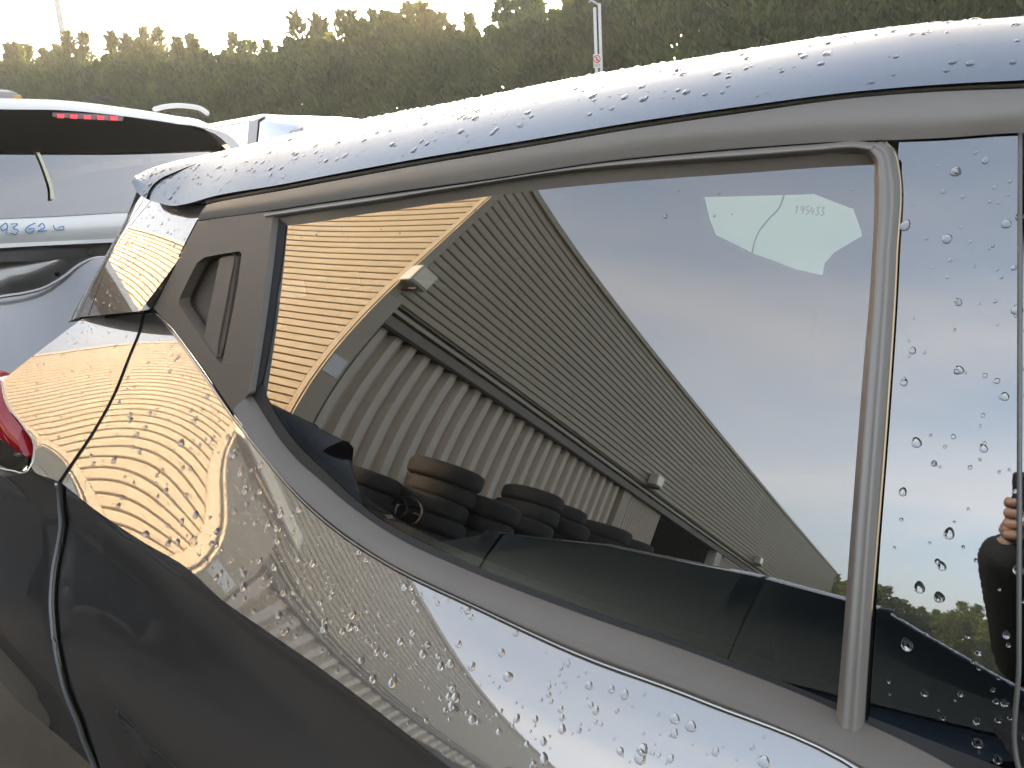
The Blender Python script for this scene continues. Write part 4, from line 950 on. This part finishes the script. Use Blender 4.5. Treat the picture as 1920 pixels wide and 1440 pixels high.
ed = [(0, 1), (1, 2), (2, 3), (3, 4), (4, 5), (2, 6), (6, 7), (7, 8), (2, 9), (9, 10), (10, 11), (0, 12), (12, 13), (13, 14), (14, 15), (0, 16), (16, 17), (17, 18), (18, 19)]
rad = [.14, .125, .15, .055, .085, .075, .062, .036, .026, .062, .042, .027, .085, .058, .04, .035, .085, .058, .04, .035]
for o_ in [skin('body', pts, ed, rad, SKIN, ppl)]: pass
jk = [0, 1, 2, 3, 6, 7, 8, 9, 10, 11]; mp_ = {v: i for i, v in enumerate(jk)}
skin('jacket', [bd(0, 0, .80)] + [pts[i] for i in jk[1:]], [(mp_[a], mp_[b]) for a, b in ed if a in mp_ and b in mp_], [rad[i] + (.035 if i in (0, 1) else .022 if i not in (8, 11) else .030) for i in jk], JACK, ppl)
tj = [0, 12, 13, 14, 16, 17, 18]; mp_ = {v: i for i, v in enumerate(tj)}
skin('trousers', [pts[i] for i in tj], [(mp_[a], mp_[b]) for a, b in ed if a in mp_ and b in mp_], [rad[i] + .02 for i in tj], TROU, ppl)
hd = bd(0, .07, 1.675)
def blob(name, c, s, m, par, cut=None):
    bm = bmesh.new(); bmesh.ops.create_uvsphere(bm, u_segments=24, v_segments=16, radius=1)
    if cut is not None: bmesh.ops.delete(bm, geom=[v for v in bm.verts if cut(v.co)], context='VERTS')
    for v in bm.verts: v.co = Vector(rt) * v.co.x * s[0] + Vector(fw) * v.co.y * s[1] + Vector((0, 0, v.co.z * s[2])) + Vector(c) - par.location
    me = bpy.data.meshes.new(name); bm.to_mesh(me); bm.free(); me.polygons.foreach_set('use_smooth', [True] * len(me.polygons)); me.materials.append(m); o = bpy.data.objects.new(name, me); col.objects.link(o); o.parent = par; return o
blob('face', hd, (.078, .098, .118), SKIN, ppl); blob('hair', hd + [0, 0, .012], (.086, .106, .124), mat('brown hair', (.05, .03, .02), .7, noise=.3, nscale=80), ppl, lambda c: c.y > .25 and c.z < .45 or c.z < -.35)
blob('nose', hd + fw * .098 + [0, 0, -.008], (.013, .018, .022), SKIN, ppl); blob('mouth', hd + fw * .088 + [0, 0, -.052], (.024, .008, .007), mat('lips', (.4, .14, .12), .5), ppl)
for s in (-1, 1):
    blob('eye', hd + fw * .088 + rt * .03 * s + [0, 0, .012], (.012, .010, .009), mat('eye', (.6, .6, .58), .2), ppl); blob('ear', hd + rt * .078 * s + [0, 0, -.005], (.012, .022, .032), SKIN, ppl)
    blob('shoe', bd(.12 * s, .06, .045), (.05, .14, .05), RUBBER, ppl)
# phone, just behind the taking position, and the fingers round its left edge
bk = MC[:, 2]; rg = MC[:, 0]; up = MC[:, 1]
ph = empty('phone', tuple(CAM + bk * .012), 'dark phone held up by the photographer', 'phone')
def obox(name, c, hs, m, par, bev=.004):
    bm = bmesh.new(); bmesh.ops.create_cube(bm, size=2)
    for v in bm.verts: v.co = Vector((v.co.x * hs[0], v.co.y * hs[1], v.co.z * hs[2]))
    bmesh.ops.bevel(bm, geom=list(bm.edges), offset=bev, segments=3, affect='EDGES', profile=.5)
    for v in bm.verts: v.co = Vector(c) + Vector(rg) * v.co.x + Vector(up) * v.co.y + Vector(bk) * v.co.z - par.location
    me = bpy.data.meshes.new(name); bm.to_mesh(me); bm.free(); me.materials.append(m); o = bpy.data.objects.new(name, me); col.objects.link(o); o.parent = par; return o
pc_ = CAM + bk * .0125 + rg * (-.036) - up * .012
obox('case', pc_, (.080, .041, .0045), mat('dark phone case', (.012, .015, .015), .4), ph); obox('screen', pc_ + bk * .0052, (.074, .036, .0005), mat('phone screen', (.01, .01, .012), .1, coat=1), ph, .0003)
for dx, dy in ((-.012, -.012), (.008, -.012)): obox('lens', CAM + bk * .0075 + rg * dx + up * dy, (.005, .005, .0008), CHROME, ph, .0007)
def hand(w0, edge, side):
    # palm behind the phone edge, four fingers curling in front of it, thumb behind
    V = [w0, w0 * .45 + edge * .55 + bk * .012]; E = [(0, 1)]; Rr = [.020, .022]
    V.append(edge + bk * .016 - up * .004); E.append((1, 2)); Rr.append(.021)
    palm = skin('palm', V, E, Rr, SKIN, ppl, 0)
    for k in range(4):
        ln = (.9, 1.0, .95, .78)[k]; base = edge + bk * .014 + up * (.022 - .0205 * k) + rg * (-.006) * side * -1
        a = base; b = edge + rg * (-.020 * side) + up * (.024 - .0210 * k) - bk * .002; c = edge + rg * (-.008 * side) + up * (.022 - .0210 * k) - bk * .014; d = edge + rg * (.022 * ln * side) + up * (.020 - .0210 * k) - bk * .012
        a, b, c, d = [q_ + bk * .012 for q_ in (a, b, c, d)]
        skin('finger', [a, b, c, d], [(0, 1), (1, 2), (2, 3)], [.0115, .0115, .0108, .0088], SKIN, ppl, 0)
    skin('thumb', [w0 * .4 + edge * .6 + bk * .02, edge + bk * .030 - up * .02 + rg * .012 * side, edge + bk * .022 + rg * .040 * side], [(0, 1), (1, 2)], [.014, .012, .009], SKIN, ppl, 0)
hand(np.array([-.082, -.115, 1.335]), CAM + rg * (-.112) - up * .052 + bk * .012, 1)
hand(wr, CAM + rg * (.062) - up * .045 + bk * .010, -1)

# ------------------------------------------------------------------ glare volume
hm = bpy.data.materials.new('glare veil'); hm.use_nodes = True; hn = hm.node_tree.nodes
hn.remove(hn['Principled BSDF']); pv = hn.new('ShaderNodeVolumePrincipled'); pv.inputs['Color'].default_value = (.95, .92, .85, 1); pv.inputs['Density'].default_value = .0040; pv.inputs['Anisotropy'].default_value = .60
hm.node_tree.links.new(pv.outputs[0], hn['Material Output'].inputs['Volume'])
hz = box('glare_volume', (-10, -18, 5.0), (130, 110, 12.4), hm); hz['kind'] = 'stuff'  # added volume, mimics lens glare veiling the hedge

kb = box('concrete_block', (0, 0, 0), (1.3, .5, .40), mat('weathered concrete', (.24, .195, .14), .9, noise=.35, nscale=6, bump=.8, bscale=40), None, .015); kb.location = (-2.3, .78, .16); kb.rotation_euler[2] = .3
tag(kb, 'weathered concrete block on the ground under the grey bumper at the lower left', 'concrete block')

# name each tree by its place against the lamp post and the sign poles
ORD = ['first', 'second', 'third', 'fourth', 'fifth', 'sixth', 'seventh', 'eighth', 'ninth', 'tenth', 'eleventh', 'twelfth', 'thirteenth', 'fourteenth', 'fifteenth', 'sixteenth', 'seventeenth', 'eighteenth', 'nineteenth', 'twentieth']
azt = sorted([(math.atan2(e.location.x, e.location.y), e) for e in cyp], key=lambda t: t[0])
az_l = math.atan2(lp.location.x, lp.location.y) if 0 else math.atan2(at_dist(135, 155, 24)[0], at_dist(135, 155, 24)[1]); az_s = math.atan2(pa[0], pa[1])
for side in range(3):
    if side == 0: L_ = [e for a, e in azt if a < az_l][::-1]; t_ = 'cypress to the left of the tall lamp post, hedge top against the bright sky'
    elif side == 1: L_ = [e for a, e in azt if az_l <= a < az_s]; t_ = 'cypress to the right of the tall lamp post in the boundary hedge'
    else: L_ = [e for a, e in azt if a >= az_s]; t_ = 'cypress to the right of the sign poles, above the grey car roof'
    for i, e in enumerate(L_): e['label'] = ('dark green ' if i % 2 else 'olive green ') * 0 + ORD[min(i, 19)] + ' ' + t_
fr = sorted([o for o in bpy.data.objects if o.name.startswith('broadleaf_tree')], key=lambda o: o.location.x)
for i, o in enumerate(fr): o['label'] = ORD[i] + ' bushy tree from the left in the far row mirrored in the door glass'
